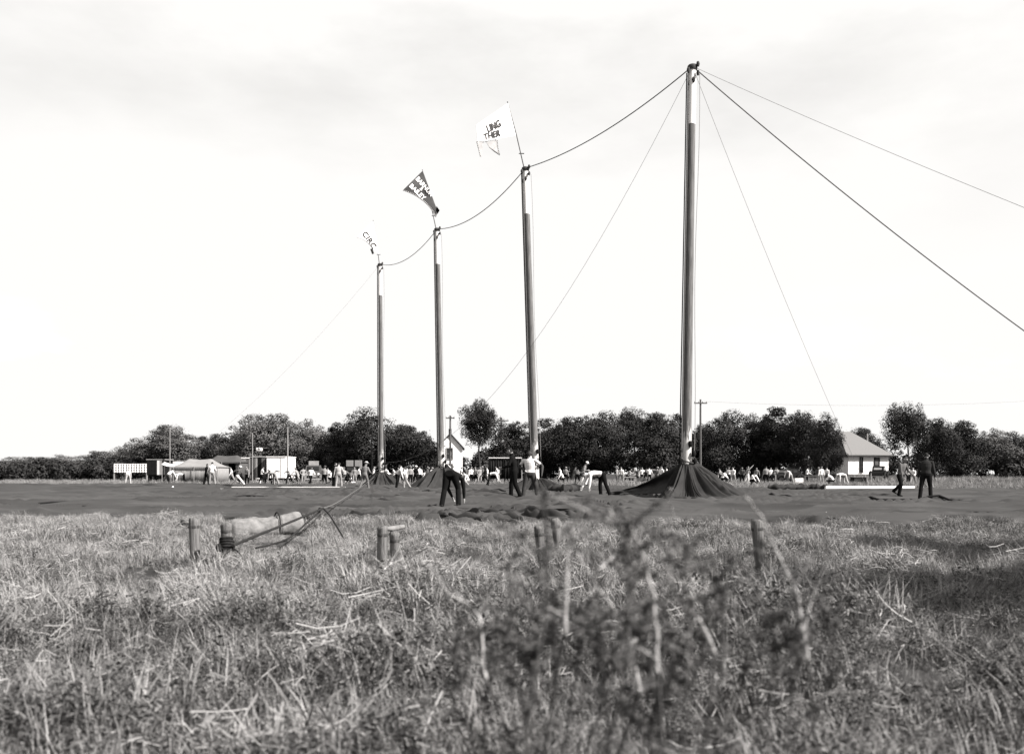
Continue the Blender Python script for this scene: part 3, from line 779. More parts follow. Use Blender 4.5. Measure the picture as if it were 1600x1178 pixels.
tr = wagon('show_trailer', 416.5, 446, 714, 747, 108, 'bright white box trailer beside the dark board wagon', M_white, length=5.0, boards=None, roof=M_offwhite, wr=.32, cat='trailer')
for k, (x, z) in enumerate(((-.85, 1.45), (-.7, 1.38), (-.05, 1.32), (.12, 1.38), (.3, 1.33))): MB().box((x, -.02, z), (.16, .03, .08), ry=.3 * (k % 2)).build('marking', M_dark, tr)
MB().box((.52, -.02, 1.75), (.04, .04, 2.2)).build('corner_seam', M_lgrey, tr)
sp = empty('loudspeaker', (XD(404, 109.5), 109.8, 3.0), 0, 'white loudspeaker box on two posts above the dark board wagon', 'loudspeaker')
for s in (-.25, .2): MB().tube([(s, 0, -.02), (s, 0, .62)], .035, 6).build('post', M_mgrey, sp)
MB().box((0, 0, .82), (.62, .4, .36), ch=.05).build('horn_box', M_white, sp)
MB().lathe([(0, 0), (.06, 0), (.16, .14), (.17, .14), (0, .05)], 12, (0, -.2, .82), Matrix.Rotation(R(90), 3, 'X')).build('horn', M_lgrey, sp, True)
MB().box((0, 0, .02), (1.1, .6, .06)).build('platform', M_lgrey, sp)

def truck(px, d, label, rz=0.0, board=True, tone=M_mgrey):
    root = empty('truck', (XD(px, d), d, 0), rz, label, 'truck', 'show wagons and trucks at the edge of the lot')
    MB().box((0, 3.2, 1.15), (2.0, 3.6, .9), ch=.04).build('cargo_bed', tone, root)
    MB().prism([(-.85, .75), (.85, .75), (.85, 1.45), (.72, 1.95), (-.72, 1.95), (-.85, 1.45)], .6, 1.5).build('cab', tone, root)
    MB().prism([(-.5, .65), (.5, .65), (.46, 1.2), (.25, 1.32), (-.25, 1.32), (-.46, 1.2)], -.45, .6).build('bonnet', tone, root)
    MB().box((0, -.47, .95), (.62, .06, .5)).build('grille', M_lgrey, root)
    MB().box((0, .58, 1.62), (1.2, .05, .4)).build('windscreen', M_glass, root)
    MB().box((0, -.62, .5), (1.8, .1, .14)).build('bumper', M_lgrey, root)
    for s in (-1, 1):
        MB().lathe([(0, -.1), (.1, -.08), (.14, .06), (0, .08)], 12, (s * .6, -.35, 1.0), Matrix.Rotation(R(90), 3, 'X')).build('headlight', M_offwhite, root, True)
        MB().tube([(s * .78, -.55, .55), (s * .78, -.35, .85), (s * .78, .1, .95), (s * .78, .6, .65)], [.14, .2, .2, .14], 8).build('fender', tone, root, True)
        wheel(root, s * .78, .05, .38, .2); wheel(root, s * .82, 3.4, .42, .28)
    if board: MB().box((0, 1.3, 2.18), (1.05, .08, .46)).build('sign_board', M_lgrey, root)
    return root
truck(489, 101, 'small truck with a pale board above its cab', R(8))
tk = truck(548, 116, 'truck loaded with two tall grey panels behind the seated men', R(-5), False, M_dark)
for s in (-.56, .52): MB().box((s, 1.7, 2.15), (.86, .12, 1.1)).build('panel', M_lgrey, tk)

def car(px, d, label, body, rz):
    root = empty('car', (XD(px, d), d, 0), rz, label, 'car', 'cars parked beyond the lot')
    MB().prism([(-2.05, .42), (2.05, .42), (2.08, .7), (1.95, .95), (.75, 1.08), (-1.2, 1.08), (-1.95, .92), (-2.1, .65)], -.62, .62).build('body', body, root)
    MB().prism([(-1.5, 1.07), (.72, 1.07), (.42, 1.42), (.1, 1.58), (-.7, 1.6), (-1.15, 1.48)], -.58, .58).build('cabin', body, root)
    for s in (-1, 1):
        for x0 in (-.95, -.28): MB().box((x0 + .28, s * .585, 1.30), (.52, .04, .30)).build('window', M_glass if s > 0 else M_lgrey, root)
        for x in (-1.3, 1.3):
            MB().tube([(x - .55, s * .72, .45), (x - .35, s * .74, .8), (x, s * .75, .9), (x + .35, s * .74, .78), (x + .6, s * .72, .42)], [.1, .16, .18, .16, .1], 8).build('fender', body, root, True)
            w_ = MB().lathe([(.18, -.09), (.33, -.09), (.36, 0), (.33, .09), (.18, .09)], 16, (x, s * .72, .36), Matrix.Rotation(R(90), 3, 'X')).build('wheel', M_tyre, root, True)
            MB().lathe([(0, -.08), (.18, -.07), (.18, .07), (0, .08)], 12, (x, s * .73, .36), Matrix.Rotation(R(90), 3, 'X')).build('hub', M_lgrey, w_, True)
        MB().lathe([(0, -.08), (.11, -.05), (.12, .06), (0, .08)], 10, (1.9, s * .5, .85), Matrix.Rotation(R(90), 3, 'Y')).build('headlight', M_offwhite, root, True)
    MB().box((.62, 0, 1.28), (.05, 1.0, .3), ry=R(-38)).build('windscreen', M_lgrey, root)
    MB().box((-1.35, 0, 1.28), (.05, .8, .26), ry=R(35)).build('rear_window', M_lgrey, root)
    for x in (-2.2, 2.2): MB().box((x, 0, .48), (.08, 1.4, .12)).build('bumper', M_lgrey, root)
    return root
car(1374, 106, 'dark car parked before the cottage windows', M_black, R(62)).location.z = .3
car(1229, 104, 'dark car behind the man in white shirt, among weeds', M_dark, R(-158))
car(1012, 112, 'pale car seen beyond the canvas, left of the pleated skirt', M_lgrey, R(170))

# ------------------------------------------------------------------ tents
def hip_tent(px0, px1, rx0, rx1, yr, ye, yb, d, depth, m, label, door=None):
    x0, x1 = XD(px0, d), XD(px1, d); cx = (x0 + x1) / 2; zr = EYE - (yr - HY) * d / F_PX; ze = EYE - (ye - HY) * d / F_PX
    root = empty('tent', (cx, d, 0), 0, label, 'tent', 'small tents left of the poles')
    a, b = x0 - cx, x1 - cx; r0, r1 = XD(rx0, d) - cx, XD(rx1, d) - cx
    nx, ny = 28, 16
    xs = np.linspace(a - .12, b + .12, nx); ys = np.linspace(-.12, depth + .12, ny)
    V = []
    for y in ys:
        for x in xs:
            fx = min(1, (x - a + .12) / (r0 - a + .12), (b + .12 - x) / (b + .12 - r1)); fy = min(1, (y + .12) / (depth / 2 + .12), (depth + .12 - y) / (depth / 2 + .12))
            f = max(0, min(fx, fy)); z = ze + (zr - ze) * f - .22 * math.sin(math.pi * f) * .6
            z += -.10 * (zr - ze) * math.sin(math.pi * (x - r0) / max(.1, r1 - r0)) * (r0 < x < r1) * f
            V.append((x, y, z))
    Fs = [(j * nx + i, j * nx + i + 1, (j + 1) * nx + i + 1, (j + 1) * nx + i) for j in range(ny - 1) for i in range(nx - 1)]
    o = link('roof', mesh_np('roof', V, Fs, m), root); md = o.modifiers.new('t', 'SOLIDIFY'); md.thickness = .02
    def wall(p0, p1, gap=None):
        V = []; n = 60; 
        for k in range(n + 1):
            t = k / n; q = Vector(p0).lerp(Vector(p1), t); nrm = Vector((-(p1[1] - p0[1]), p1[0] - p0[0], 0)).normalized()
            off = .014 * math.sin(t * 41) + .008 * math.sin(t * 103)
            V += [q + nrm * off * 1.6 + Vector((0, 0, 0)), q + nrm * off * .4 + Vector((0, 0, ze - .03))]
        Fs = [(2 * k, 2 * k + 2, 2 * k + 3, 2 * k + 1) for k in range(n)
              if not (gap and gap[0] < (k + .5) / n < gap[1])]
        o = link('side_wall', mesh_np('side_wall', V, Fs, m), root); md = o.modifiers.new('t', 'SOLIDIFY'); md.thickness = .015
    wall((a, 0, 0), (b, 0, 0), door); wall((b, 0, 0), (b, depth, 0)); wall((b, depth, 0), (a, depth, 0)); wall((a, depth, 0), (a, 0, 0))
    m2 = MB(); n = 26       # scalloped valance hanging below the eave
    for k in range(n):
        xa = a - .1 + (b - a + .2) * k / n; xb = a - .1 + (b - a + .2) * (k + 1) / n
        m2.add([(xa, -.145, ze + .02), (xb, -.145, ze + .02), (xb, -.15, ze - .10), ((xa + xb) / 2, -.15, ze - .17), (xa, -.15, ze - .10)], [(0, 4, 3, 2, 1)])
    m2.build('valance', m, root)
    for s in (a, (a + b) / 2, b): MB().tube([(s, -.2, 0), (s, -.2, ze + .05)], .03, 6).build('tent_pole', M_lgrey, root)
    for s in (a, b): MB().tube([(s, -.2, ze), (s * 1.25, -1.4, 0)], .012, 5).build('guy_rope', M_rope, root)
    return root
hip_tent(268, 340, 287, 320, 715, 729.5, 755, 104.5, 4.2, M_tent, 'pale canvas tent with scalloped eave, nearest the picture left', (0.0, 0.045))
hip_tent(318, 376, 331, 361, 709.5, 722, 755, 113, 5.0, M_tent2, 'darker grey tent with an open side behind the pale tent', (.66, .86))
aw = empty('awning', (XD(262, 103), 103, 0), 0, 'small white awning at the left end of the pale tent', 'awning')
ap = []
for i in range(9):
    t = i / 8
    for j in (0, 1): ap.append((-.55 + 1.3 * t, -.3 + .9 * j, 2.32 - .22 * t ** 2 - .3 * math.sin(3.1 * t) * .5 - .25 * (1 - j)))
o = link('cloth', mesh_np('cloth', ap, [(2 * i, 2 * i + 2, 2 * i + 3, 2 * i + 1) for i in range(8)], M_white), aw); o.modifiers.new('t', 'SOLIDIFY').thickness = .02
for s in (-.5, .7): MB().tube([(s, -.28, 0), (s, -.28, 2.05 if s < 0 else 1.85)], .03, 6).build('post', M_lgrey, aw)
# dark curtained stall frame
st = empty('curtained_stall', (XD(791, 96), 96, 0), 0, 'dark curtained stall with pale top rail left of the white flag pole', 'stall')
MB().tube([(-1.75, 0, 2.62), (1.55, 0, 2.62)], .045, 8).build('top_rail', M_offwhite, st)
for s in (-1.75, -.1, 1.55): MB().tube([(s, 0, 0), (s, 0, 2.6)], .04, 8).build('post', M_lgrey if s > 0 else M_dark, st)
V = []; n = 90
for k in range(n + 1):
    x = -1.72 + 3.2 * k / n; y = .12 + .05 * math.sin(k * .9) + .03 * math.sin(k * 2.1); V += [(x, y, .55), (x, y, 2.55)]
o = link('curtain', mesh_np('curtain', V, [(2 * k, 2 * k + 2, 2 * k + 3, 2 * k + 1) for k in range(n)], M_dark), st); o.modifiers.new('t', 'SOLIDIFY').thickness = .01
# white lattice fence
fe = empty('lattice_fence', (XD(172, 118), 118, 0), 0, 'white lattice fence left of the dark wagon', 'fence')
fl, fr_ = XD(178, 118) - XD(172, 118), XD(229, 118) - XD(172, 118)
for z in (1.30, 1.62, 1.94, 2.22): MB().box(((fl + fr_) / 2, 0, z), (fr_ - fl, .06, .11)).build('rail', M_offwhite, fe)
rs = random.Random(3)
for k in range(13):
    x = fl + .1 + (fr_ - fl - .2) * k / 12; MB().box((x, -.05, 1.74), (.15, .04, 1.06 if rs.random() > .2 else .85)).build('slat', M_white, fe)
for k in range(3):
    x = fl + (fr_ - fl) * k / 2; MB().box((x, .1, 1.1), (.14, .14, 2.2)).build('post', M_lgrey, fe)

# ------------------------------------------------------------------ utility and stand poles
def utility_pole(px, top, d, r, label, arms=(), wires=None, name='utility_pole', m=None, cat='utility pole'):
    z = EYE - (top - HY) * d / F_PX
    root = empty(name, (XD(px, d), d, 0), 0, label, cat)
    MB().tube([(0, 0, -.1), (0, 0, z * .5), (0, 0, z)], [r * 1.15, r, r * .8], 10).build('shaft', m or M_mgrey, root, True)
    for az_, wd in arms:
        MB().box((0, -.12, z - az_), (wd, .12, .14)).build('crossarm', m or M_mgrey, root)
        for s in (-.45, -.15, .15, .45): MB().lathe([(0, 0), (.05, 0), (.06, .08), (.03, .16), (0, .17)], 8, (s * wd, -.12, z - az_ + .07)).build('insulator', M_lgrey, root, True)
    return root
utility_pole(1094.5, 624, 112, .13, 'tall utility pole with crossarm right of the tallest tent pole', [(.45, 1.5)])
utility_pole(703.5, 649, 122, .13, 'utility pole standing in front of the white gabled house', [(.35, 1.1)])
utility_pole(783, 652, 140, .13, 'distant utility pole with crossarm among the trees', [(.5, 2.2)])
utility_pole(449.5, 667, 98, .07, 'plain thin pole right of the white trailer', name='thin_pole', m=M_lgrey, cat='pole')
utility_pole(394.5, 676, 108, .05, 'thin pole at the left end of the dark board wagon', name='thin_pole', m=M_lgrey, cat='pole')
utility_pole(265.5, 668, 107.5, .05, 'very thin pale pole above the wagons left of the pale tent', name='thin_pole', m=M_lgrey, cat='pole')
utility_pole(581, 668, 92, .06, 'thin dark pole just left of the farthest tent pole', name='thin_pole', m=M_dark, cat='pole')
utility_pole(1122, 742, 70, .05, 'short stub pole right of the pleated canvas skirt', name='thin_pole', m=M_lgrey, cat='pole')
z1 = EYE - (627 - HY) * 112 / F_PX
rope((XD(1097, 112), 112, z1), (XD(1650, 116), 116, EYE - (624 - HY) * 116 / F_PX), .6, .012, 'utility wire running right from the crossarm pole', M_wire, 'utility_wire')

# ------------------------------------------------------------------ poles lying on the lot, crates, small things
def lying_pole(x0, x1, y, d0, d1, r, m, label, name='lying_pole'):
    zc = max(canvas_h(XD(x0 + (x1 - x0) * t, d0 + (d1 - d0) * t), d0 + (d1 - d0) * t) for t in np.linspace(0, 1, 30))
    a = Vector((XD(x0, d0), d0, r + zc - .02)); b = Vector((XD(x1, d1), d1, r + zc - .02))
    o = MB().tube([a, a.lerp(b, .5), b], [r, r * 1.03, r * .92], 12).build(name, m, smooth=True)
    return smooth_angle(tag(o, label, 'pole', 'long poles lying on the lot'), 40)
lying_pole(1290, 1428, 770, 53.0, 54.5, .085, M_white, 'long white pole lying on the canvas, nearest right')
lying_pole(1272, 1297, 763, 69, 69, .07, M_white, 'short white pole end lying left of the bending man')
lying_pole(1309, 1354, 763, 68, 68, .07, M_white, 'white pole lying at the feet of the bending man')
lying_pole(1361, 1378, 757, 92, 92, .09, M_offwhite, 'pale short beam lying in the weeds before the cottage')
lying_pole(333, 360, 766, 60.5, 60.5, .045, M_white, 'bright white pole end lying on the canvas at the left')
lying_pole(362, 540, 766, 61, 61.5, .028, M_offwhite, 'long thin pale pole lying across the canvas at the left')
def crate(px, y, d, sz, m, label, legs=False, name='crate', rz=.1):
    root = empty(name, (XD(px, d), d, 0), rz, label, 'crate' if name == 'crate' else name.replace('_', ' '))
    x, yy, z = sz
    if legs:
        for a in (-1, 1):
            for b in (-1, 1): MB().box((a * (x / 2 - .05), b * (yy / 2 - .05), z / 2 - .02), (.07, .07, z - .04)).build('leg', m, root)
        MB().box((0, 0, z), (x, yy, .07)).build('top', m, root)
        MB().box((0, 0, z * .45), (x - .1, yy - .1, .05)).build('stretcher', m, root)
    else:
        for k in range(3):
            for s in (-1, 1): MB().box((0, s * yy / 2, z * (k + .5) / 3), (x, .04, z / 3 * .86)).build('board', m, root)
        for s in (-1, 1): MB().box((s * x / 2, 0, z / 2), (.04, yy - .05, z)).build('end_board', m, root)
        MB().box((0, 0, .05), (x - .06, yy - .06, .04)).build('bottom', m, root)
    return root
crate(403.5, 750, 100, (.5, .4, .55), M_white, 'small white stool before the dark board wagon', True, 'stool')
crate(983, 750, 96, (1.3, .7, .7), M_lgrey, 'grey trestle table left of the pleated canvas skirt', True, 'trestle_table')
crate(999, 750, 98, (1.3, .8, .62), M_mgrey, 'low grey crate right of the grey trestle table', rz=-.1)
crate(1268, 750, 95, (1.6, .8, .85), M_mgrey, 'dark trestle table left of the crouching white-shirted man', True, 'trestle_table')
crate(1341, 752, 92, (1.2, .9, .72), M_dark, 'dark open crate between pale posts before the cottage')
crate(1247, 750, 94, (.8, .6, .62), M_white, 'white crate beside the standing man in light clothes')
crate(1116, 740, 86, (.9, .7, .6), M_lgrey, 'light crate behind the right side of the pleated skirt')
tb = empty('wash_tub', (XD(310, 97), 97, 0), 0, 'dark round tub with two handles before the pale tent', 'tub')
MB().lathe([(.0, .03), (.27, .03), (.34, .3), (.36, .3), (.36, .33), (.30, .33), (.25, .08), (0, .08)], 20).build('bowl', M_black, tb, True)
for s in (-.12, .12): MB().tube([(s, -.1, .3), (s, -.1, .75)], .02, 5).build('handle', M_dark, tb)
for k, (px, y) in enumerate(((1334.5, 752), (1352, 752), (1212, 750), (1361, 744))):
    d = 93 + k; o = MB().box((XD(px, d), d, .45), (.09, .09, .95 if k < 3 else 1.3), ch=.01).build('short_post', M_lgrey)
    tag(o, ['pale post at the left of the dark crate', 'pale post at the right of the dark crate', 'short pale post in the weeds left of the dark car', 'thin pale post in the weeds below the car'][k], 'post')
def scrap(px, y, s, seed, label):
    d = DG(y); rs = random.Random(seed); n = 10; zc = canvas_h(XD(px, d), d) - .08; V = [(XD(px, d), d, .13 + zc + s * .6)]
    for ring, (rr, zz) in enumerate(((.6, .55), (1, .05))):
        for k in range(n):
            a = 6.283 * k / n; q = rr * s * rs.uniform(.6, 1.15); V.append((XD(px, d) + q * math.cos(a), d + q * math.sin(a), .12 + zc + s * zz * rs.uniform(.5, 1.2)))
    Fs = [(0, 1 + k, 1 + (k + 1) % n) for k in range(n)] + [(1 + k, 1 + n + k, 1 + n + (k + 1) % n, 1 + (k + 1) % n) for k in range(n)]
    tag(link('white_cloth', mesh_np('white_cloth', V, Fs, M_white)), label, 'cloth')
scrap(1037, 776, .11, 1, 'crumpled white cloth lying left of the big pleated canvas skirt')
scrap(270, 764, .09, 2, 'left of two white scraps on the canvas before the pale tent')
scrap(275, 763.5, .08, 3, 'right of two white scraps on the canvas before the pale tent')
scrap(1291, 809, .04, 4, 'tiny white scrap on the canvas at right')

# ------------------------------------------------------------------ stakes, ropes and sack in the near grass
def stake(px, top, base, tilt, r, label, seed):
    d = DG(base); B = Vector((XD(px, d), d, 0)); h = EYE - (top - HY) * d / F_PX
    root = empty('tent_stake', B, 0, label, 'stake', 'stakes driven in the grass')
    ax = Vector((tilt, 0, 1)); rs = random.Random(seed)
    n = 14; V = []; zs = [-.25, 0, h * .3, h * .6, h - .045, h - .02, h]
    for i, z in enumerate(zs):
        q = r * (1.0 + .05 * math.sin(i * 2 + seed)) * (1 if i < 4 else (1.06 if i == 4 else (1.12 if i == 5 else .92)))
        for k in range(n):
            a = 6.283 * k / n; w_ = 1 + .05 * math.sin(3 * a + seed + i * .3) + .06 * math.sin(8 * a + seed * 2) + rs.uniform(-.05, .05) * (1 + (i > 4))
            V.append(ax * z + Vector((q * w_ * math.cos(a), q * w_ * math.sin(a), (rs.uniform(-.014, .014) if i >= 5 else 0))))
    Fs = [(i * n + k, i * n + (k + 1) % n, (i + 1) * n + (k + 1) % n, (i + 1) * n + k) for i in range(len(zs) - 1) for k in range(n)] + [tuple(range(6 * n, 7 * n))]
    link('shaft', mesh_np('shaft', V, Fs, M_stake), root)
    MB().tube([ax * (h - .105), ax * (h - .10), ax * (h - .075), ax * (h - .07)], [r * 1.05, r * 1.10, r * 1.10, r * 1.05], 16, cap=False).build('iron_band', M_iron, root, True)
    return root, d, h
stake(305, 810, 893, -.02, .054, 'leftmost wooden stake, left of the pale sack', 1)
sB, dB, hB = stake(356, 817, 896, -.03, .052, 'stake wound with dark rope at the left end of the sack', 2)
stake(597, 822, 903, .01, .05, 'taller of the paired stakes left of centre', 3)
sD, dD, hD = stake(617.5, 832, 894, -.02, .047, 'shorter of the paired stakes left of centre', 4)
stake(849, 822, 897, -.10, .048, 'leaning stake at centre, left one of a pair behind weeds', 5)
stake(877, 810, 893, -.12, .046, 'leaning stake at centre, right one of a pair behind weeds', 6)
stake(1190, 812, 912, -.08, .052, 'lone stake at right with dark shaded side', 7)
o = MB().tube([P(598, 826, 10.1), P(612, 826, 10.2), P(630, 822.5, 10.6)], [.016, .03, .024], 8).build('wooden_peg', M_sack, smooth=True)
tag(o, 'pale wooden peg laid across the tops of the paired stakes', 'peg')
o = MB().tube([P(598 + 3.0 * k / 4, 830, 10.05) for k in range(3)], .001, 4)
def free_rope(pts, r, label, m=None):
    m = m or MATS['dark_rope']
    ps = [P(*p) for p in pts]; out_ = []
    for i in range(len(ps) - 1):
        p0, p1, p2, p3 = ps[max(i - 1, 0)], ps[i], ps[i + 1], ps[min(i + 2, len(ps) - 1)]
        for k in range(6):
            t = k / 6; out_.append(.5 * ((2 * p1) + (p2 - p0) * t + (2 * p0 - 5 * p1 + 4 * p2 - p3) * t * t + (3 * p1 - p0 - 3 * p2 + p3) * t ** 3))
    out_.append(ps[-1])
    return tag(MB().tube(out_, r, 8).build('rope', m or M_rope, smooth=True), label, 'rope')
coil = []
for k in range(70):
    a = k * .36; coil.append(Vector((XD(356, dB), dB, 0)) + Vector((-.03 * .26 + .068 * math.cos(a), .068 * math.sin(a), hB * .48 + .028 * (k / 17.0) - .02 * math.sin(a))))
tag(MB().tube(coil, .015, 7).build('rope_coil', mat('dark_rope', .03, .95, .3, 30, .4), smooth=True), 'dark rope wound round the stake by the sack', 'rope')
o = MB().lathe([(0, -.045), (.03, -.04), (.045, 0), (.03, .04), (0, .045)], 10, Vector((XD(345, dB), dB - .04, hB * .52))).build('rope_knot', MATS['dark_rope'], smooth=True); tag(o, 'fat dark knot on the left of the roped stake', 'rope knot')
free_rope([(364, 852, 10.0), (400, 837, 11), (450, 817, 12.8), (505, 794, 15)], .017, 'taut rope slanting from the roped stake across the sack')
free_rope([(505, 794, 15), (530, 783, 22), (562, 762, 40), (585, 745, 60)], .011, 'thin rope running on over the canvas to the far pole', M_rope)
free_rope([(505, 794, 15), (516, 806, 14.6), (532, 832, 13.6), (549, 857, 12.6)], .012, 'slack rope end hanging into the grass right of the sack')
free_rope([(500, 799, 15), (478, 818, 14), (452, 840, 13), (425, 850, 12.5), (400, 856, 12.2)], .013, 'dark loose rope curling in the grass beside the sack', MATS['dark_rope'])
free_rope([(365, 856, 9.95), (374, 864, 9.9), (380, 876, 9.8), (385, 884, 9.7)], .008, 'short rope tail hanging from the roped stake', MATS['dark_rope'])
# pale stuffed sack
def sack():
    a, b = P(352, 838, 15.6), P(474, 826, 16.2); a.z = b.z = 0; n, k = 44, 26; V = []
    ax = (b - a); L_ = ax.length; ax = ax.normalized(); sd = Vector((-ax.y, ax.x, 0)); rs = random.Random(5)
    for i in range(n + 1):
        t = i / n
        r = .185 * (math.sin(math.pi * min(t / .16, 1) / 2) ** .6) * (math.sin(math.pi * min((1 - t) / .07, 1) / 2) ** .5 if t < 1 else 0)
        r *= 1 + .06 * math.sin(t * 9) + .10 * (t > .62) + .05 * math.sin(t * 23)
        r *= 1 - .22 * math.exp(-((t - .655) / .016) ** 2)
        for j in range(k):
            q = 6.283 * j / k; wr = 1 + .05 * math.sin(q * 5 + t * 14) + .035 * math.sin(q * 11 - t * 31) + .05 * mnoise.noise(Vector((t * 14, math.cos(q) * 2, math.sin(q) * 2)))
            z = r * wr * math.sin(q); z = z if z > -.13 else -.13
            V.append(a + ax * (L_ * t) + sd * (r * wr * math.cos(q) * 1.1) + Vector((0, 0, .11 + .08 * t + z)))
    Fs = [(i * k + j, i * k + (j + 1) % k, (i + 1) * k + (j + 1) % k, (i + 1) * k + j) for i in range(n) for j in range(k)]
    root = empty('canvas_sack', a, 0, 'long pale stuffed sack lying in the grass behind the roped stake', 'sack')
    link('bag', mesh_np('bag', [v - a for v in V], Fs, M_sack), root)
    c = ax * (L_ * .655) + Vector((0, 0, .15 + .06))
    MB().tube([c + (sd * 1.1 * math.cos(q) + Vector((0, 0, 1)) * math.sin(q)) * .196 for q in np.linspace(0, 6.283, 30)], .012, 6, cap=False).build('tie_cord', MATS['dark_rope'], root, True)
    e_ = ax * (L_ * .955) + Vector((0, 0, .2))
    m = MB()
    for q in np.linspace(0, 5.6, 8): m.box(e_ + Vector((.02 * math.cos(q), -.215, .05 * math.sin(q))), (.02, .02, .028), q)
    m.build('lacing', MATS['dark_rope'], root)['kind'] = 'stuff'
sack()
tag(MB().tube([P(274, 812, 21), P(284, 814, 19), P(292, 820, 17.5), P(300, 823, 16.5)], [.03, .05, .05, .03], 8).build('canvas_end', M_canvas, smooth=True), 'dark twisted end of canvas just left of the leftmost stake', 'canvas')

# ------------------------------------------------------------------ people
def ring_tube(V, Fs, pts, rads, side, n=10):
    """elliptic loft: rads [(side radius, other radius)]"""
    base = len(V); side = Vector(side)
    for i, p in enumerate(pts):
        t = (pts[min(i + 1, len(pts) - 1)] - pts[max(i - 1, 0)]).normalized()
        a = side - t * side.dot(t)
        a = a.normalized() if a.length > 1e-4 else t.orthogonal().normalized(); b = t.cross(a)
        for k in range(n):
            q = 6.28318 * k / n; V.append(p + a * math.cos(q) * rads[i][0] + b * math.sin(q) * rads[i][1])
    for i in range(len(pts) - 1):
        for k in range(n):
            j = (k + 1) % n; Fs.append((base + i * n + k, base + i * n + j, base + (i + 1) * n + j, base + (i + 1) * n + k))
    Fs.append(tuple(base + k for k in range(n - 1, -1, -1))); m = base + (len(pts) - 1) * n; Fs.append(tuple(m + k for k in range(n)))
def ik(a, c, l1, l2, hint):
    v = c - a; d = min(v.length, (l1 + l2) * .999); u = v.normalized(); c = a + u * d
    x = (l1 * l1 - l2 * l2 + d * d) / (2 * d); h = math.sqrt(max(0, l1 * l1 - x * x))
    p = hint - u * hint.dot(u); p = p.normalized() if p.length > 1e-4 else u.orthogonal().normalized()
    return a + u * x + p * h, c
POSES = {  # lean, (thigh, knee, splay) left / right, hands (side, forward, height) left / right, head pitch, elbow hint (side, fwd, up), twist
 'stand':  (4, (4, 5, 5), (-3, 5, 6), (.28, .06, .80), (.26, .10, .82), 5, (.4, -1, 0)),
 'easy':   (2, (10, 10, 8), (-5, 3, 6), (.24, .16, .92), (.30, .02, .80), 8, (.6, -1, 0)),
 'hips':   (0, (6, 4, 10), (-6, 4, 10), (.19, .02, 1.02), (.40, .10, .95), 4, (1, -.6, 0)),
 'walk':   (9, (28, 8, 3), (-20, 24, 3), (.24, -.18, .86), (.26, .34, .88), 8, (.3, -1, 0)),
 'stride': (12, (36, 12, 5), (-28, 20, 6), (.25, -.25, .9), (.24, .42, .95), 6, (.3, -1, 0)),
 'step':   (16, (38, 62, 4), (-4, 30, 4), (.20, .34, 1.05), (.22, .30, 1.0), 20, (.5, -1, 0)),
 'stoop':  (52, (12, 24, 8), (-8, 14, 8), (.20, .62, .62), (.22, .56, .55), 20, (.5, -.3, .4)),
 'bend':   (88, (2, 14, 9), (-14, 6, 10), (.18, .66, .36), (.20, .56, .30), 35, (.5, -.2, .4)),
 'bendwide': (104, (14, 30, 12), (-4, 10, 6), (.22, .52, .22), (.14, .60, .26), 40, (.5, -.2, .4)),
 'crouch': (34, (98, 128, 12), (86, 130, 12), (.22, .58, .38), (.20, .55, .30), 25, (.6, -.2, .3)),
 'kneel':  (26, (84, 92, 10), (2, 88, 8), (.20, .55, .55), (.22, .5, .45), 25, (.6, -.2, .3)),
 'pull':   (28, (30, 26, 6), (-24, 14, 8), (.10, .62, 1.18), (.14, .74, 1.02), 0, (.6, -.2, -.6)),
 'reach':  (6, (8, 6, 8), (-8, 6, 8), (.22, .42, 1.92), (.30, .2, .95), -12, (.8, -.4, 0)),
 'carry':  (8, (14, 12, 6), (-8, 12, 6), (.16, .36, 1.02), (.18, .34, 1.0), 12, (.6, -.8, -.3)),
 'coil':   (14, (22, 34, 10), (-14, 30, 8), (.24, .24, .78), (.20, .34, 1.0), 16, (.7, -.8, -.2)),
}
PM = {}
def cloth_mat(v): 
    k = 'cloth_%03d' % int(v * 1000)
    if k not in PM: PM[k] = mat(k, v, .92, .14, 9.0, .15)
    return PM[k]
M_skinl = mat('skin_light', .30, .6, .08, 9.0); M_skind = mat('skin_dark', .055, .55, .1, 9.0); M_hair = mat('hair_dark', .02, .7, .2, 20.0); M_shoe = mat('shoe_leather', .02, .6, .2, 8.0)
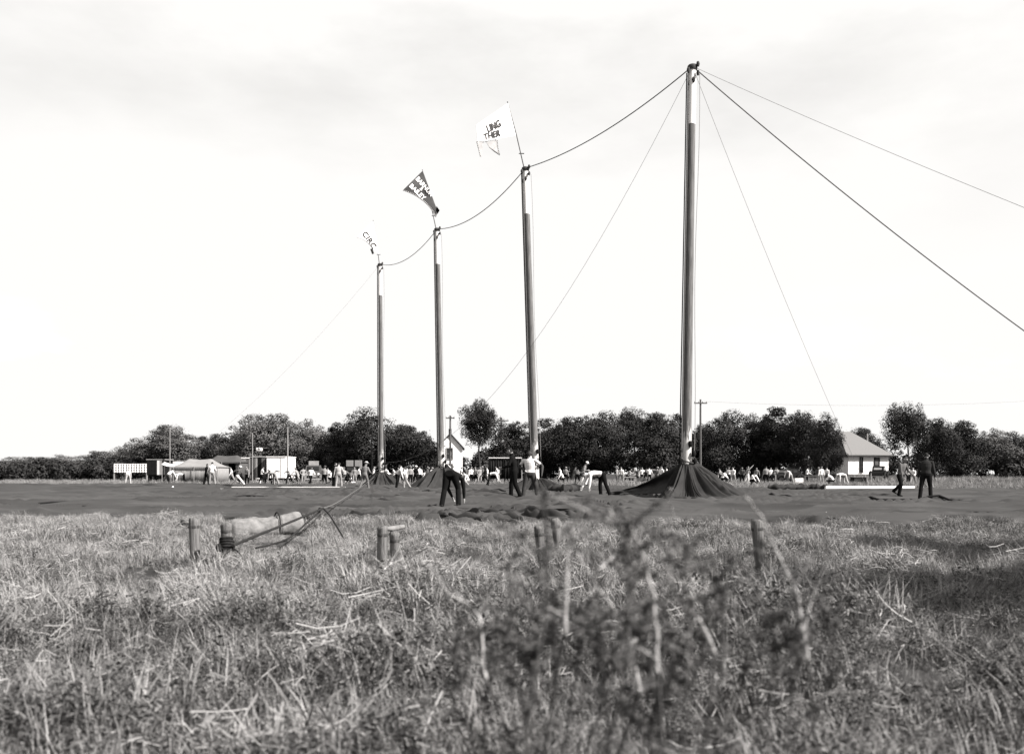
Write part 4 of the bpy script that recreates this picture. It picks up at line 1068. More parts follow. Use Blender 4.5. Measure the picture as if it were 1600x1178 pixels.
def person(px, feet, pose, head, shirt, trous, label, hat=None, skin=M_skinl, jit=0, short=False, d=None, H=1.75, x_off=0, near=False, hair=M_hair, group='workers and onlookers on the lot', z0=.075):
    rs = random.Random(int(px * 13 + feet)); d = d or DG(feet); k = H / 1.75
    lean, LL, RL, LH, RH, hp, eh = POSES[pose]
    j = lambda a, s=6: a + rs.uniform(-s, s)
    p_ = R(j(lean, 4)); X, Fw, Z = Vector((1, 0, 0)), Vector((0, -1, 0)), Vector((0, 0, 1))
    V, Fs, segs = [], [], []
    pel = Vector((0, 0, 0)); feetz = []
    legs = []
    for s, (a, kn, sp) in ((-1, LL), (1, RL)):
        a = R(j(a)); kn = R(max(0, j(kn))); sp = R(max(1, j(sp, 3))); hip = pel + X * s * .088
        dirn = lambda q: (Fw * math.sin(q) - Z * math.cos(q))
        kne = hip + (dirn(a) * math.cos(sp) + X * s * math.sin(sp)) * .43
        ank = kne + (dirn(a - kn) * math.cos(sp * .6) + X * s * math.sin(sp * .6)) * .43
        legs.append((s, hip, kne, ank, a - kn)); feetz.append(ank.z - .085); 
        if pose == 'kneel': feetz.append(kne.z - .07)
    lift = -min(feetz); O = Z * lift
    tdir = Fw * math.sin(p_) + Z * math.cos(p_); tfw = Fw * math.cos(p_) - Z * math.sin(p_)
    pel = pel + O
    nn = 12 if near else 9
    # torso
    sh = pel + tdir * .50
    cur = lambda t: pel + tdir * (.50 * t) + tfw * (-.045 * math.sin(math.pi * min(1, max(0, t))) * (1 if lean > 30 else .2))
    tp = [cur(-.20), cur(-.06), cur(.12), cur(.34), cur(.6), cur(.84), cur(1.0), cur(1.10)]
    tr_ = [(.10, .09), (.165, .118), (.165, .115), (.148, .102), (.172, .118), (.185, .112), (.150, .090), (.07, .065)]
    ring_tube(V, Fs, tp, tr_, X, nn + 4)
    segs += [('shirt', cur(.16), cur(1.02), .15), ('trous', cur(-.18), cur(.10), .15)]
    # neck, head
    hd = R(hp); hdir = (Fw * math.sin(p_ * .72 + hd * .6) + Z * math.cos(p_ * .72 + hd * .6)); hf = Fw * math.cos(p_ * .72 + hd) - Z * math.sin(p_ * .72 + hd)
    nb = cur(1.06); nk = nb + hdir * .10; hc = nk + hdir * .095 + hf * .025
    ring_tube(V, Fs, [nb - hdir * .04, nk, nk + hdir * .05], [(.062, .06), (.055, .056), (.055, .058)], X, nn)
    hpnts, hr = [], []
    for t in (-1, -.86, -.6, -.25, .1, .45, .75, .93, 1):
        w_ = math.sqrt(max(0.0004, 1 - t * t)); hpnts.append(hc + hdir * (.122 * t) + hf * (.012 if t < -.4 else 0)); hr.append((.076 * w_ * (.86 if t < -.5 else 1), .096 * w_))
    ring_tube(V, Fs, hpnts, hr, X, nn + 2)
    ring_tube(V, Fs, [hc + hf * .075 + hdir * .03, hc + hf * .105 - hdir * .012, hc + hf * .088 - hdir * .03], [(.012, .012), (.018, .016), (.014, .01)], X, 6)
    for s in (-1, 1): ring_tube(V, Fs, [hc + X * s * .068 + hdir * .03, hc + X * s * .086 + hdir * .005, hc + X * s * .07 - hdir * .035], [(.012, .018), (.014, .024), (.01, .012)], hf, 6)
    segs += [('skin', nb + hdir * .02, nk, .055), ('head', hc - hdir * .04, hc + hdir * .04, .085)]
    # arms
    for s, tg in ((-1, LH), (1, RH)):
        so_ = sh + X * s * .175 - tdir * .015
        tgt = X * s * j(tg[0] * 100, 4) / 100 + Fw * j(tg[1] * 100, 6) / 100 + Z * (j(tg[2] * 100, 5) / 100)
        if pose in ('bend', 'bendwide', 'stoop', 'crouch', 'kneel', 'pull', 'step', 'coil'): tgt = tgt + Fw * 0 + Z * 0
        el, wr = ik(so_, tgt, .30, .27, X * s * eh[0] + Fw * eh[1] + Z * eh[2])
        hdn = (wr - el).normalized()
        ring_tube(V, Fs, [so_ - X * s * .05, so_, so_.lerp(el, .5), el], [(.055, .055), (.064, .064), (.056, .054), (.046, .046)], hdn.orthogonal(), nn)
        ring_tube(V, Fs, [el, el.lerp(wr, .35), wr], [(.046, .046), (.045, .043), (.031, .029)], hdn.orthogonal(), nn)
        side_ = hdn.cross(X * s).normalized() if abs(hdn.dot(X)) < .95 else Fw
        ring_tube(V, Fs, [wr, wr + hdn * .04, wr + hdn * .09], [(.030, .024), (.043, .022), (.042, .019)], side_, 8)
        for q, (o_, ln) in enumerate(((-.033, .070), (-.011, .085), (.011, .080), (.033, .062))):
            f0 = wr + hdn * .085 + side_ * o_; cur_ = (hdn * .8 - X * s * .45).normalized()
            ring_tube(V, Fs, [f0, f0 + hdn * ln * .5, f0 + hdn * ln * .5 + cur_ * ln * .5], [(.0105, .0105), (.010, .010), (.008, .008)], side_, 6)
        th0 = wr + hdn * .03 - side_ * .035
        ring_tube(V, Fs, [th0, th0 - side_ * .03 + hdn * .03, th0 - side_ * .035 + hdn * .065], [(.013, .013), (.012, .012), (.009, .009)], X, 6)
        if short:
            segs += [('shirt', so_, so_.lerp(el, .55), .06), ('skin', so_.lerp(el, .75), el, .05), ('skin', el, wr, .04)]
        else:
            segs += [('shirt', so_, el, .06), ('shirt', el, el.lerp(wr, .9), .045)]
        segs += [('skin', wr + hdn * .01, wr + hdn * .17, .035)]
    # legs
    for s, hip, kne, ank, sa in legs:
        hip, kne, ank = hip + O, kne + O, ank + O
        ring_tube(V, Fs, [hip + (hip - kne).normalized() * .05, hip, hip.lerp(kne, .35), hip.lerp(kne, .75), kne], [(.085, .095), (.098, .105), (.092, .098), (.075, .08), (.068, .072)], X, nn)
        ring_tube(V, Fs, [kne - (ank - kne) * .05, kne.lerp(ank, .3), kne.lerp(ank, .7), ank, ank + (ank - kne) * .05], [(.066, .07), (.068, .074), (.064, .068), (.064, .07), (.060, .066)], X, nn)
        fd = (Fw * math.cos(min(0, sa) * .6) + Z * math.sin(min(0, sa) * .6) + X * s * .18).normalized()
        ft = ank - Z * .035
        ring_tube(V, Fs, [ft - fd * .075, ft - fd * .05, ft + fd * .04 - Z * .01, ft + fd * .13 - Z * .022, ft + fd * .185 - Z * .03], [(.03, .03), (.042, .048), (.044, .044), (.045, .030), (.03, .018)], X, 8)
        segs += [('trous', hip, kne, .09), ('trous', kne, ank + Z * .0, .066), ('shoe', ft - fd * .05 - Z * .01, ft + fd * .17 - Z * .02, .04)]
    raw = bpy.data.meshes.new('raw'); raw.from_pydata([tuple(v) for v in V], [], Fs)
    ob = bpy.data.objects.new('raw', raw); C.objects.link(ob)
    md = ob.modifiers.new('r', 'REMESH'); md.mode = 'VOXEL'; md.voxel_size = .0125 if near else .03
    ms = ob.modifiers.new('s', 'SMOOTH'); ms.factor = .5; ms.iterations = 2 if near else 1
    dg = bpy.context.evaluated_depsgraph_get(); me = bpy.data.meshes.new_from_object(ob.evaluated_get(dg)); me.name = 'person'
    bpy.data.objects.remove(ob); bpy.data.meshes.remove(raw)
    n = len(me.polygons); cen = np.empty(n * 3, dtype=np.float32); me.polygons.foreach_get('center', cen); cen = cen.reshape(-1, 3)
    best = np.full(n, 1e9); idx = np.zeros(n, dtype=np.int32)
    order = {'skin': 0, 'shirt': 1, 'trous': 2, 'shoe': 3, 'head': 0}
    hc_ = np.array(hc); hd_ = np.array(hdir); hf_ = np.array(hf)
    for kind_, a, b, r in segs:
        a_, b_ = np.array(a), np.array(b); ab = b_ - a_; t = np.clip(((cen - a_) @ ab) / max(1e-9, ab @ ab), 0, 1)
        ds = np.linalg.norm(cen - (a_ + t[:, None] * ab), axis=1) - r; u = ds < best
        best[u] = ds[u]; val = np.full(n, order[kind_])
        if kind_ == 'head':
            q = cen - hc_; up, fw = q @ hd_, q @ hf_
            hair_ = (up > .055 + .25 * np.clip(fw, 0, 1) ) | ((fw < -.015) & (up > -.04)); val = np.where(hair_, 4, 0)
            xx = np.abs(q[:, 0]); val = np.where((np.abs(up - .012) < .011) & (np.abs(xx - .031) < .016) & (fw > .05), 4, val)
            val = np.where((np.abs(up + .062) < .006) & (xx < .024) & (fw > .05), 4, val)
        idx[u] = val[u]
    for m_ in (skin, cloth_mat(shirt), cloth_mat(trous), M_shoe, hair): me.materials.append(m_)
    me.polygons.foreach_set('material_index', idx); me.polygons.foreach_set('use_smooth', np.ones(n, dtype=bool)); me.update()
    zz = [v.co.z for v in me.vertices]; 
    o = link('person', me, None, (XD(px, d), d, canvas_h(XD(px, d), d) - .01 - min(zz) * k), (0, 0, R(head)), (k * (1.12 if near else 1.14), k * (1.12 if near else 1.14), k)); tag(o, label, 'person', group)
    if hat is not None:
        Q = hdir.to_track_quat('Z', 'Y').to_matrix()
        rim = .15 if hat[0] == 'brim' else .10
        mb = MB().lathe([(rim, .0), (rim, .012), (.098, .02), (.092, .07), (.07, .105), (.0, .115)], 16, hc + hdir * .05, Q)
        if hat[0] == 'cap': mb.box(hc + hdir * .06 + hf * .12, (.13, .10, .014), 0)
        mb.build('hat', cloth_mat(hat[1]), o, True)
    return o
W_, LG, MG, DK = .62, .30, .10, .008
PEOPLE = [
 # px, feet row, pose, heading (0 faces camera, 90 right, 180 away), shirt, trousers, label, options
 (200, 757, 'stoop', 200, W_, .45, 'person in white stooping before the lattice fence', {}),
 (262.5, 757.5, 'stoop', 150, W_, MG, 'person in white shirt leaning at the left end of the pale tent', {}),
 (287, 757, 'bend', -75, W_, DK, 'person bending low before the middle of the pale tent', {}),
 (331, 761, 'easy', 180, W_, LG, 'person in white shirt seen from behind at the right of the pale tent', {}),
 (322.5, 760, 'stand', 140, DK, DK, 'person in dark clothes half hidden at the pale tent corner', {}),
 (362, 756.5, 'walk', -60, .5, LG, 'person in pale shirt before the opening of the darker tent', {}),
 (371, 759.5, 'stride', 90, MG, W_, 'person striding in grey shirt, white trousers and white cap', dict(hat=('cap', W_))),
 (380, 756, 'crouch', -60, DK, DK, 'person in dark clothes crouching beside the striding white-trousered person', {}),
 (386.5, 757.5, 'stand', -30, LG, DK, 'person in waistcoat and dark trousers before the grey wagon', {}),
 (409, 756, 'carry', 120, W_, DK, 'person in white shirt before the dark board wagon doors', {}),
 (418, 760, 'crouch', 30, DK, DK, 'person in dark clothes squatting before the white trailer', {}),
 (429, 760, 'bend', -60, LG, LG, 'person in pale work clothes bending before the white trailer', {}),
 (460, 756, 'bend', -20, LG, DK, 'person bending with pale sleeves right of the thin pole by the trailer', {}),
 (485, 757.5, 'stride', 40, W_, DK, 'person striding in pale jacket before the small truck', {}),
 (507, 757.5, 'stand', 170, LG, DK, 'person in grey shirt and hat between small truck and panel truck', dict(hat=('brim', MG))),
 (514.5, 757, 'kneel', 60, W_, DK, 'kneeling person in white shirt beside the hatted person in grey', {}),
 (521.5, 763.5, 'stand', 120, DK, DK, 'person all in dark left of the person in pale overalls', {}),
 (529, 764, 'easy', 180, .42, LG, 'person in pale overalls seen from behind, left of the farthest pole', {}),
 (540.5, 757, 'crouch', 60, DK, DK, 'person in dark clothes squatting below the left grey panel', {}),
 (547, 756.5, 'kneel', -40, MG, W_, 'kneeling person in white trousers below the grey panels', {}),
 (554, 755.5, 'stand', 0, LG, LG, 'distant person in pale clothes before the right grey panel', {}),
 (569.5, 766, 'carry', 150, .2, .16, 'person in grey work clothes and pale hat left of farthest pole', dict(hat=('brim', .45))),
 (583, 757, 'reach', 90, .5, MG, 'person reaching up a rope at the farthest tent pole', dict(short=True)),
 (597.5, 758, 'bend', 100, W_, .42, 'person in white bending beside the mound at the farthest pole', {}),
 (621, 765, 'stoop', 60, W_, DK, 'person in white shirt and dark trousers hauling right of the farthest pole', {}),
 (634, 764.5, 'pull', -110, W_, LG, 'person in white shirt with pale trouser legs hauling canvas', {}),
 (641, 758, 'stand', 30, LG, DK, 'person in pale shirt amid the crowd left of the dark flag pole', {}),
 (649, 757.5, 'easy', 150, DK, DK, 'person in dark suit with white hat in the crowd left of the dark flag pole', dict(hat=('brim', W_))),
 (655.5, 757, 'stand', -160, W_, DK, 'person in white shirt, dark trousers, third from the canvas cone', {}),
 (661, 756, 'kneel', 60, W_, DK, 'kneeling person in white shirt in the crowd beside the canvas cone', {}),
 (667, 757, 'walk', 90, MG, DK, 'person in grey walking toward the canvas cone', {}),
 (672.5, 757, 'stoop', 60, W_, DK, 'person in white shirt stooping at the left of the canvas cone', dict(hat=('cap', DK))),
 (680, 760, 'pull', 100, DK, DK, 'person in dark clothes hauling rope at the dark flag pole', {}),
 (709, 758, 'reach', -60, W_, DK, 'person in white shirt just right of the dark flag pole', {}),
 (704, 799.5, 'bendwide', 168, .010, .008, 'large person in dark clothes bending over with legs spread, near centre', dict(near=True)),
 (731, 761, 'crouch', -50, W_, LG, 'person in white crouching right of the big bending person', {}),
 (736, 756, 'stand', 20, W_, DK, 'person in white shirt standing right of the gabled house', {}),
 (743, 756, 'stand', -30, LG, DK, 'person in pale shirt below the forked tree', {}),
 (749.5, 756, 'easy', 30, LG, .38, 'person in pale shirt and trousers below the forked tree, right one', {}),
 (757, 757, 'walk', 80, DK, DK, 'person in dark clothes left of the bending white back', {}),
 (765.5, 761, 'bend', 75, W_, DK, 'person with white back bending right before the curtained stall', {}),
 (778, 757.5, 'carry', -70, W_, LG, 'person in white shirt standing before the curtained stall', {}),
 (804, 786.5, 'carry', -100, .008, .007, 'person in black with one pale sleeve left of the man in white T-shirt', dict(near=True)),
 (828, 785.5, 'hips', -14, .58, .05, 'man in white T-shirt and worn jeans before the white flag pole', dict(near=True, short=True, skin=M_skind, H=1.80)),
 (880, 757, 'kneel', -90, W_, DK, 'kneeling person in white far behind, left of the stepping man', {}),
 (902, 758, 'stoop', 170, MG, DK, 'person in grey stooping just left of the stepping man', {}),
 (911, 763.5, 'step', 85, .20, W_, 'person stepping in pale jacket, white trousers and white cap', dict(hat=('cap', W_), near=True)),
 (941, 778.5, 'bend', -80, .60, .008, 'person in white shirt and black trousers bending at centre right', dict(near=True, H=1.82)),
 (964, 755.5, 'stand', 60, LG, MG, 'distant person in grey beyond the canvas, leftmost of three', {}),
 (971, 755.5, 'easy', -30, W_, LG, 'distant person in white shirt beyond the canvas, middle of three', {}),
 (980, 755, 'pull', 80, LG, DK, 'distant person in pale shirt leaning on the trestle table', {}),
 (1003, 755, 'stand', 0, W_, DK, 'distant person in white beside the pale car', {}),
 (1026, 756, 'stand', 90, W_, DK, 'distant person in white shirt just left of the canvas skirt slope', {}),
 (1034, 757, 'easy', -60, W_, LG, 'distant person in white nearest the canvas skirt slope', {}),
 (1128, 758, 'kneel', 60, W_, DK, 'person in white kneeling at the right slope of the canvas skirt', {}),
 (1138, 755, 'stand', 20, LG, DK, 'person in pale shirt beyond the skirt, left of the arm-raising one', {}),
 (1146, 756, 'carry', -40, W_, LG, 'person in white carrying something, beyond the canvas skirt', {}),
 (1168, 757, 'reach', 100, LG, W_, 'person in pale clothes raising an arm at the tree edge', {}),
 (1174, 761, 'crouch', 30, W_, DK, 'person in white crouching on the canvas, below the arm-raising one', {}),
 (1197, 757, 'easy', 160, LG, DK, 'person in pale shirt and dark trousers seen from behind, left of dark car', {}),
 (1204, 754.5, 'stand', 0, W_, DK, 'distant person in white left of the dark car', {}),
 (1211.5, 754.5, 'stand', 40, LG, DK, 'distant person in grey at the tail of the dark car', {}),
 (1235, 757, 'stoop', -50, W_, LG, 'person in white shirt leaning on a plank before the dark car', {}),
 (1283, 757, 'stand', 10, W_, LG, 'person in bright white shirt standing under the broad dark tree', {}),
 (1302, 759, 'crouch', -120, W_, DK, 'person in white crouching with back turned left of the bending one', {}),
 (1320, 759.5, 'bend', -80, W_, .45, 'person in white bending left before the cottage', {}),
 (1365, 753.5, 'stand', 60, MG, DK, 'distant dark person beside the car at the cottage', {}),
 (1407, 777.5, 'coil', 35, .13, .008, 'person in grey shirt and dark trousers walking at the right', dict(near=True)),
 (1419, 758, 'easy', 30, LG, DK, 'person in pale shirt behind the walking one at right', {}),
 (1427, 757, 'walk', -40, W_, LG, 'person in white walking behind the one at far right', {}),
 (1447, 784, 'stand', 150, .03, .01, 'person in dark clothes standing farthest right', dict(near=True)),
]
ORD = ['first', 'second', 'third', 'fourth', 'fifth', 'sixth', 'seventh', 'eighth', 'ninth']
rc = random.Random(11)
for x0, x1, n_, where in ((446, 482, 3, 'in the far crowd left of the small truck'), (500, 568, 6, 'in the far crowd before the grey panels'), (600, 690, 9, 'in the crowd between the farthest poles'), (718, 792, 9, 'in the crowd right of the gabled house'),
                          (868, 905, 3, 'in the far crowd behind the stepping man'), (985, 1046, 7, 'in the far crowd by the pale car'), (1118, 1222, 9, 'in the crowd right of the pleated skirt'), (1255, 1300, 3, 'in the far crowd under the broad dark tree')):
    for k in range(n_):
        x = x0 + (x1 - x0) * (k + .5) / n_ + rc.uniform(-3, 3); sh_ = rc.choice([W_, W_, W_, LG, LG, MG, DK])
        PEOPLE.append((x, rc.uniform(754, 756.5), rc.choice(['stand', 'easy', 'walk', 'stoop', 'carry', 'hips', 'pull']), rc.uniform(-180, 180), sh_, rc.choice([DK, DK, MG, LG]),
                       '%s back row person %s' % (ORD[k], where), dict(hat=rc.choice([None, None, ('brim', LG), ('cap', DK)]))))
for px, ft, pose, hdg, s_, t_, lb, kw in PEOPLE:
    person(px, ft, pose, hdg, s_, t_, lb, **kw)

# ------------------------------------------------------------------ grass
def blade_arrays(rs, n, hmin, hmax, spread, width, flat=0.0, tones=(.6, 1.3)):
    """curved strips: 4 levels x 2 verts"""
    az = rs.uniform(0, 6.283, n); r = spread * np.sqrt(rs.rand(n)); bx, by = r * np.cos(az * 3.1), r * np.sin(az * 3.1)
    h = rs.uniform(hmin, hmax, n); bend = rs.uniform(.15, .9, n) * h + flat * h
    w_ = width * rs.uniform(.6, 1.4, n); px, py = -np.sin(az), np.cos(az); dx, dy = np.cos(az), np.sin(az)
    V = np.zeros((n, 8, 3))
    for l, t in enumerate((0, .38, .72, 1.0)):
        ox = bx + dx * bend * t ** 2; oy = by + dy * bend * t ** 2; z = h * (t - .35 * (bend / h).clip(0, 1.6) * t ** 2 * .6) * (1 - flat * .75)
        ww = w_ * (1, .9, .6, .12)[l]
        V[:, 2 * l] = np.stack([ox - px * ww, oy - py * ww, z], 1); V[:, 2 * l + 1] = np.stack([ox + px * ww, oy + py * ww, z], 1)
    b = np.arange(n)[:, None] * 8
    Fs = np.concatenate([b + np.array([[2 * l, 2 * l + 1, 2 * l + 3, 2 * l + 2]]) for l in range(3)])
    return V.reshape(-1, 3), Fs, np.repeat(rs.uniform(*tones, n), 8)
def leaf_arrays(rs, n, H, spread, size, tones):
    stem = rs.randint(0, 7, n); sa = rs.uniform(0, 6.283, 7); sr = rs.uniform(.1, 1, 7) * spread; sh = rs.uniform(.6, 1, 7) * H
    t = rs.rand(n) ** .7
    pos = np.stack([np.cos(sa[stem]) * sr[stem] * t, np.sin(sa[stem]) * sr[stem] * t, sh[stem] * t], 1) + rs.normal(scale=size * .9, size=(n, 3))
    pos[:, 2] = np.abs(pos[:, 2])
    a = rs.normal(size=(n, 3)); a[:, 2] *= .5; a /= np.linalg.norm(a, axis=1)[:, None]; b = np.cross(a, rs.normal(size=(n, 3)) * .6 + np.array([0, 0, 1])); b /= np.linalg.norm(b, axis=1)[:, None]
    s = size * rs.uniform(.6, 1.4, n)[:, None]
    V = np.stack([pos - a * s, pos - b * s * .36, pos + a * s, pos + b * s * .36], 1)
    Vf = V.reshape(-1, 3); Fs = np.arange(n * 4).reshape(n, 4)
    return Vf, Fs, np.repeat(rs.uniform(*tones, n), 4)
def tangle_arrays(rs, n, H, spread, width, tones):
    """loose curved strands lying every which way"""
    c = np.stack([rs.normal(scale=spread * .6, size=n), rs.normal(scale=spread * .6, size=n), H * rs.rand(n) ** 1.5], 1)
    a = rs.normal(size=(n, 3)); a[:, 2] *= .35; a /= np.linalg.norm(a, axis=1)[:, None]; b = np.cross(a, rs.normal(size=(n, 3))); b /= np.linalg.norm(b, axis=1)[:, None]
    L_ = rs.uniform(.04, .14, n)[:, None]; bow = rs.uniform(.1, .45, n)[:, None] * L_; sd = np.cross(a, b)
    V = np.zeros((n, 8, 3)); w_ = width * rs.uniform(.6, 1.4, n)[:, None]
    for l, t in enumerate((-1, -.35, .35, 1)):
        q = c + a * L_ * t + b * bow * (1 - t * t); q[:, 2] = np.abs(q[:, 2]); V[:, 2 * l] = q - sd * w_; V[:, 2 * l + 1] = q + sd * w_
    bb = np.arange(n)[:, None] * 8
    return V.reshape(-1, 3), np.concatenate([bb + np.array([[2 * l, 2 * l + 1, 2 * l + 3, 2 * l + 2]]) for l in range(3)]), np.repeat(rs.uniform(*tones, n), 8)
TUFTS = bpy.data.collections.new('tuft_sources')
def tuft(parts):
    Vs, Fs, Ts = [], [], []; o = 0
    for v, f, t in parts: Vs.append(v); Fs.append(f + o); Ts.append(t); o += len(v)
    ob = bpy.data.objects.new('tuft_%02d' % len(TUFTS.objects), mesh_np('tuft', np.concatenate(Vs), np.concatenate(Fs), M_grass, False, tone=np.concatenate(Ts)))
    TUFTS.objects.link(ob)
rg = np.random.RandomState(9)
for k in range(3): tuft([blade_arrays(rg, 95, .10, .34, .17, .0029, 0, (.55, 1.75))])                                             # 0-2 dry upright grass
for k in range(3): tuft([leaf_arrays(rg, 190, .24, .17, .014, (.15, .9)), blade_arrays(rg, 40, .12, .34, .15, .0027, 0, (.5, 1.6))])  # 3-5 leafy weeds
for k in range(2): tuft([blade_arrays(rg, 70, .10, .30, .20, .0024, .75, (.6, 1.5))])                                            # 6-7 flattened straw
for k in range(2): tuft([blade_arrays(rg, 5, .22, .40, .10, .0022, 0, (.8, 1.5)), blade_arrays(rg, 30, .08, .22, .15, .0035, 0, (.4, 1.2))])  # 8-9 tall stalks
for k in range(2): tuft([leaf_arrays(rg, 230, .30, .20, .013, (.10, .5)), blade_arrays(rg, 18, .12, .34, .15, .0026, 0, (.5, 1.5))])                                                       # 10-11 dark leafy clumps
for k in range(2): tuft([tangle_arrays(rg, 80, .20, .20, .0024, (.5, 1.6)), leaf_arrays(rg, 40, .2, .2, .016, (.2, .8))])                      # 12-13 straw tangle
for k in range(2): tuft([tangle_arrays(rg, 40, .26, .16, .0026, (.8, 1.9)), blade_arrays(rg, 30, .10, .28, .12, .0024, .1, (.8, 1.8))])          # 14-15 bright dead grass
def scatter(name, X, Y, Zs, scl, idx, label):
    n = len(X); me = bpy.data.meshes.new(name); me.vertices.add(n); me.vertices.foreach_set('co', np.stack([X, Y, Zs], 1).astype(np.float32).ravel())
    rr = np.zeros((n, 3), dtype=np.float32); rr[:, 2] = np.random.RandomState(4).uniform(0, 6.283, n); rr[:, :2] = np.random.RandomState(5).normal(scale=.12, size=(n, 2))
    me.attributes.new('rot', 'FLOAT_VECTOR', 'POINT').data.foreach_set('vector', rr.ravel())
    me.attributes.new('scl', 'FLOAT', 'POINT').data.foreach_set('value', scl.astype(np.float32))
    me.attributes.new('idx', 'INT', 'POINT').data.foreach_set('value', idx.astype(np.int32))
    o = link(name, me); me.materials.append(M_grass)
    ng = bpy.data.node_groups.new(name, 'GeometryNodeTree')
    ng.interface.new_socket('Geometry', in_out='INPUT', socket_type='NodeSocketGeometry'); ng.interface.new_socket('Geometry', in_out='OUTPUT', socket_type='NodeSocketGeometry')
    gi, go = ng.nodes.new('NodeGroupInput'), ng.nodes.new('NodeGroupOutput'); ci = ng.nodes.new('GeometryNodeCollectionInfo')
    ci.inputs['Collection'].default_value = TUFTS; ci.inputs['Separate Children'].default_value = True; ci.inputs['Reset Children'].default_value = True
    ip = ng.nodes.new('GeometryNodeInstanceOnPoints'); ip.inputs['Pick Instance'].default_value = True
    def na(nm, ty):
        a = ng.nodes.new('GeometryNodeInputNamedAttribute'); a.data_type = ty; a.inputs['Name'].default_value = nm; return a.outputs['Attribute']
    ng.links.new(gi.outputs[0], ip.inputs['Points']); ng.links.new(ci.outputs[0], ip.inputs['Instance'])
    ng.links.new(na('idx', 'INT'), ip.inputs['Instance Index']); ng.links.new(na('rot', 'FLOAT_VECTOR'), ip.inputs['Rotation']); ng.links.new(na('scl', 'FLOAT'), ip.inputs['Scale'])
    ng.links.new(ip.outputs[0], go.inputs[0])
    md = o.modifiers.new('scatter', 'NODES'); md.node_group = ng
    return tag(o, label, 'grass', kind='stuff')
rg = np.random.RandomState(21)
n = 50000
Y = np.sqrt(rg.uniform(2.4 ** 2, 25.5 ** 2, n)); X = Y * rg.uniform(-.60, .62, n)
keep = Y < front_edge(X) + .15 + .25 * rg.rand(n)
pn = fbm(X * .45, Y * .45, 91, 3); pn2 = fbm(X * .9 + 9, Y * .9, 95, 3)
keep &= rg.rand(n) < np.clip(.86 + pn2 * .9, .25, 1)
X, Y, pn, pn2 = X[keep], Y[keep], pn[keep], pn2[keep]; n = len(X)
u = rg.rand(n); v = rg.rand(n)
p3 = fbm(X * .28 + 3, Y * .28, 101, 3); p4 = fbm(X * 1.7, Y * 1.7 + 5, 105, 2)
dryness = .46 + p3 * 1.3 + p4 * .5 - np.clip(X, -5, 4) * .035 - np.clip(7.5 - Y, 0, 4) * .06 + np.clip((Y - 6.5) / 4, 0, 1) * .26
kind = np.where(u < np.clip(dryness, .08, .95), 0, 1)
dry_k = rg.choice([0, 1, 2, 0, 1, 2, 0, 1, 2, 6, 12, 13, 14, 15, 8, 9], n); wet_k = rg.choice([3, 4, 5, 3, 4, 5, 10, 11, 10, 11, 12], n)
idx = np.where((kind == 0) & ~((Y < 5.6) & (v < .7)), dry_k, wet_k)
sc = rg.uniform(.55, 1.2, n) * np.clip(1 + 1.3 * pn2 + .5 * p4, .35, 1.9) * np.interp(Y, [2, 6, 10, 16, 22], [.74, .74, .60, .52, .46])
px_ = 800 + X / Y * 1500; sc *= np.where((px_ > 345) & (px_ < 485) & (Y > 10.8), .45, 1)
scatter('grass', X, Y, ground_z(X, Y) - .01, sc, idx, 'rough dry grass and low weeds in the foreground')
n = 9000
Y = rg.uniform(58, 128, n); X = Y * rg.uniform(-.6, .62, n)
keep = Y > back_edge(X) - .5; X, Y = X[keep], Y[keep]; n = len(X)
scatter('far_grass', X, Y, np.zeros(n), rg.uniform(.9, 1.8, n) * np.where((X > 30) & (Y > 95), 1.7, 1), rg.choice([0, 1, 2, 6, 7, 3], n), 'pale strip of uncut grass beyond the canvas')

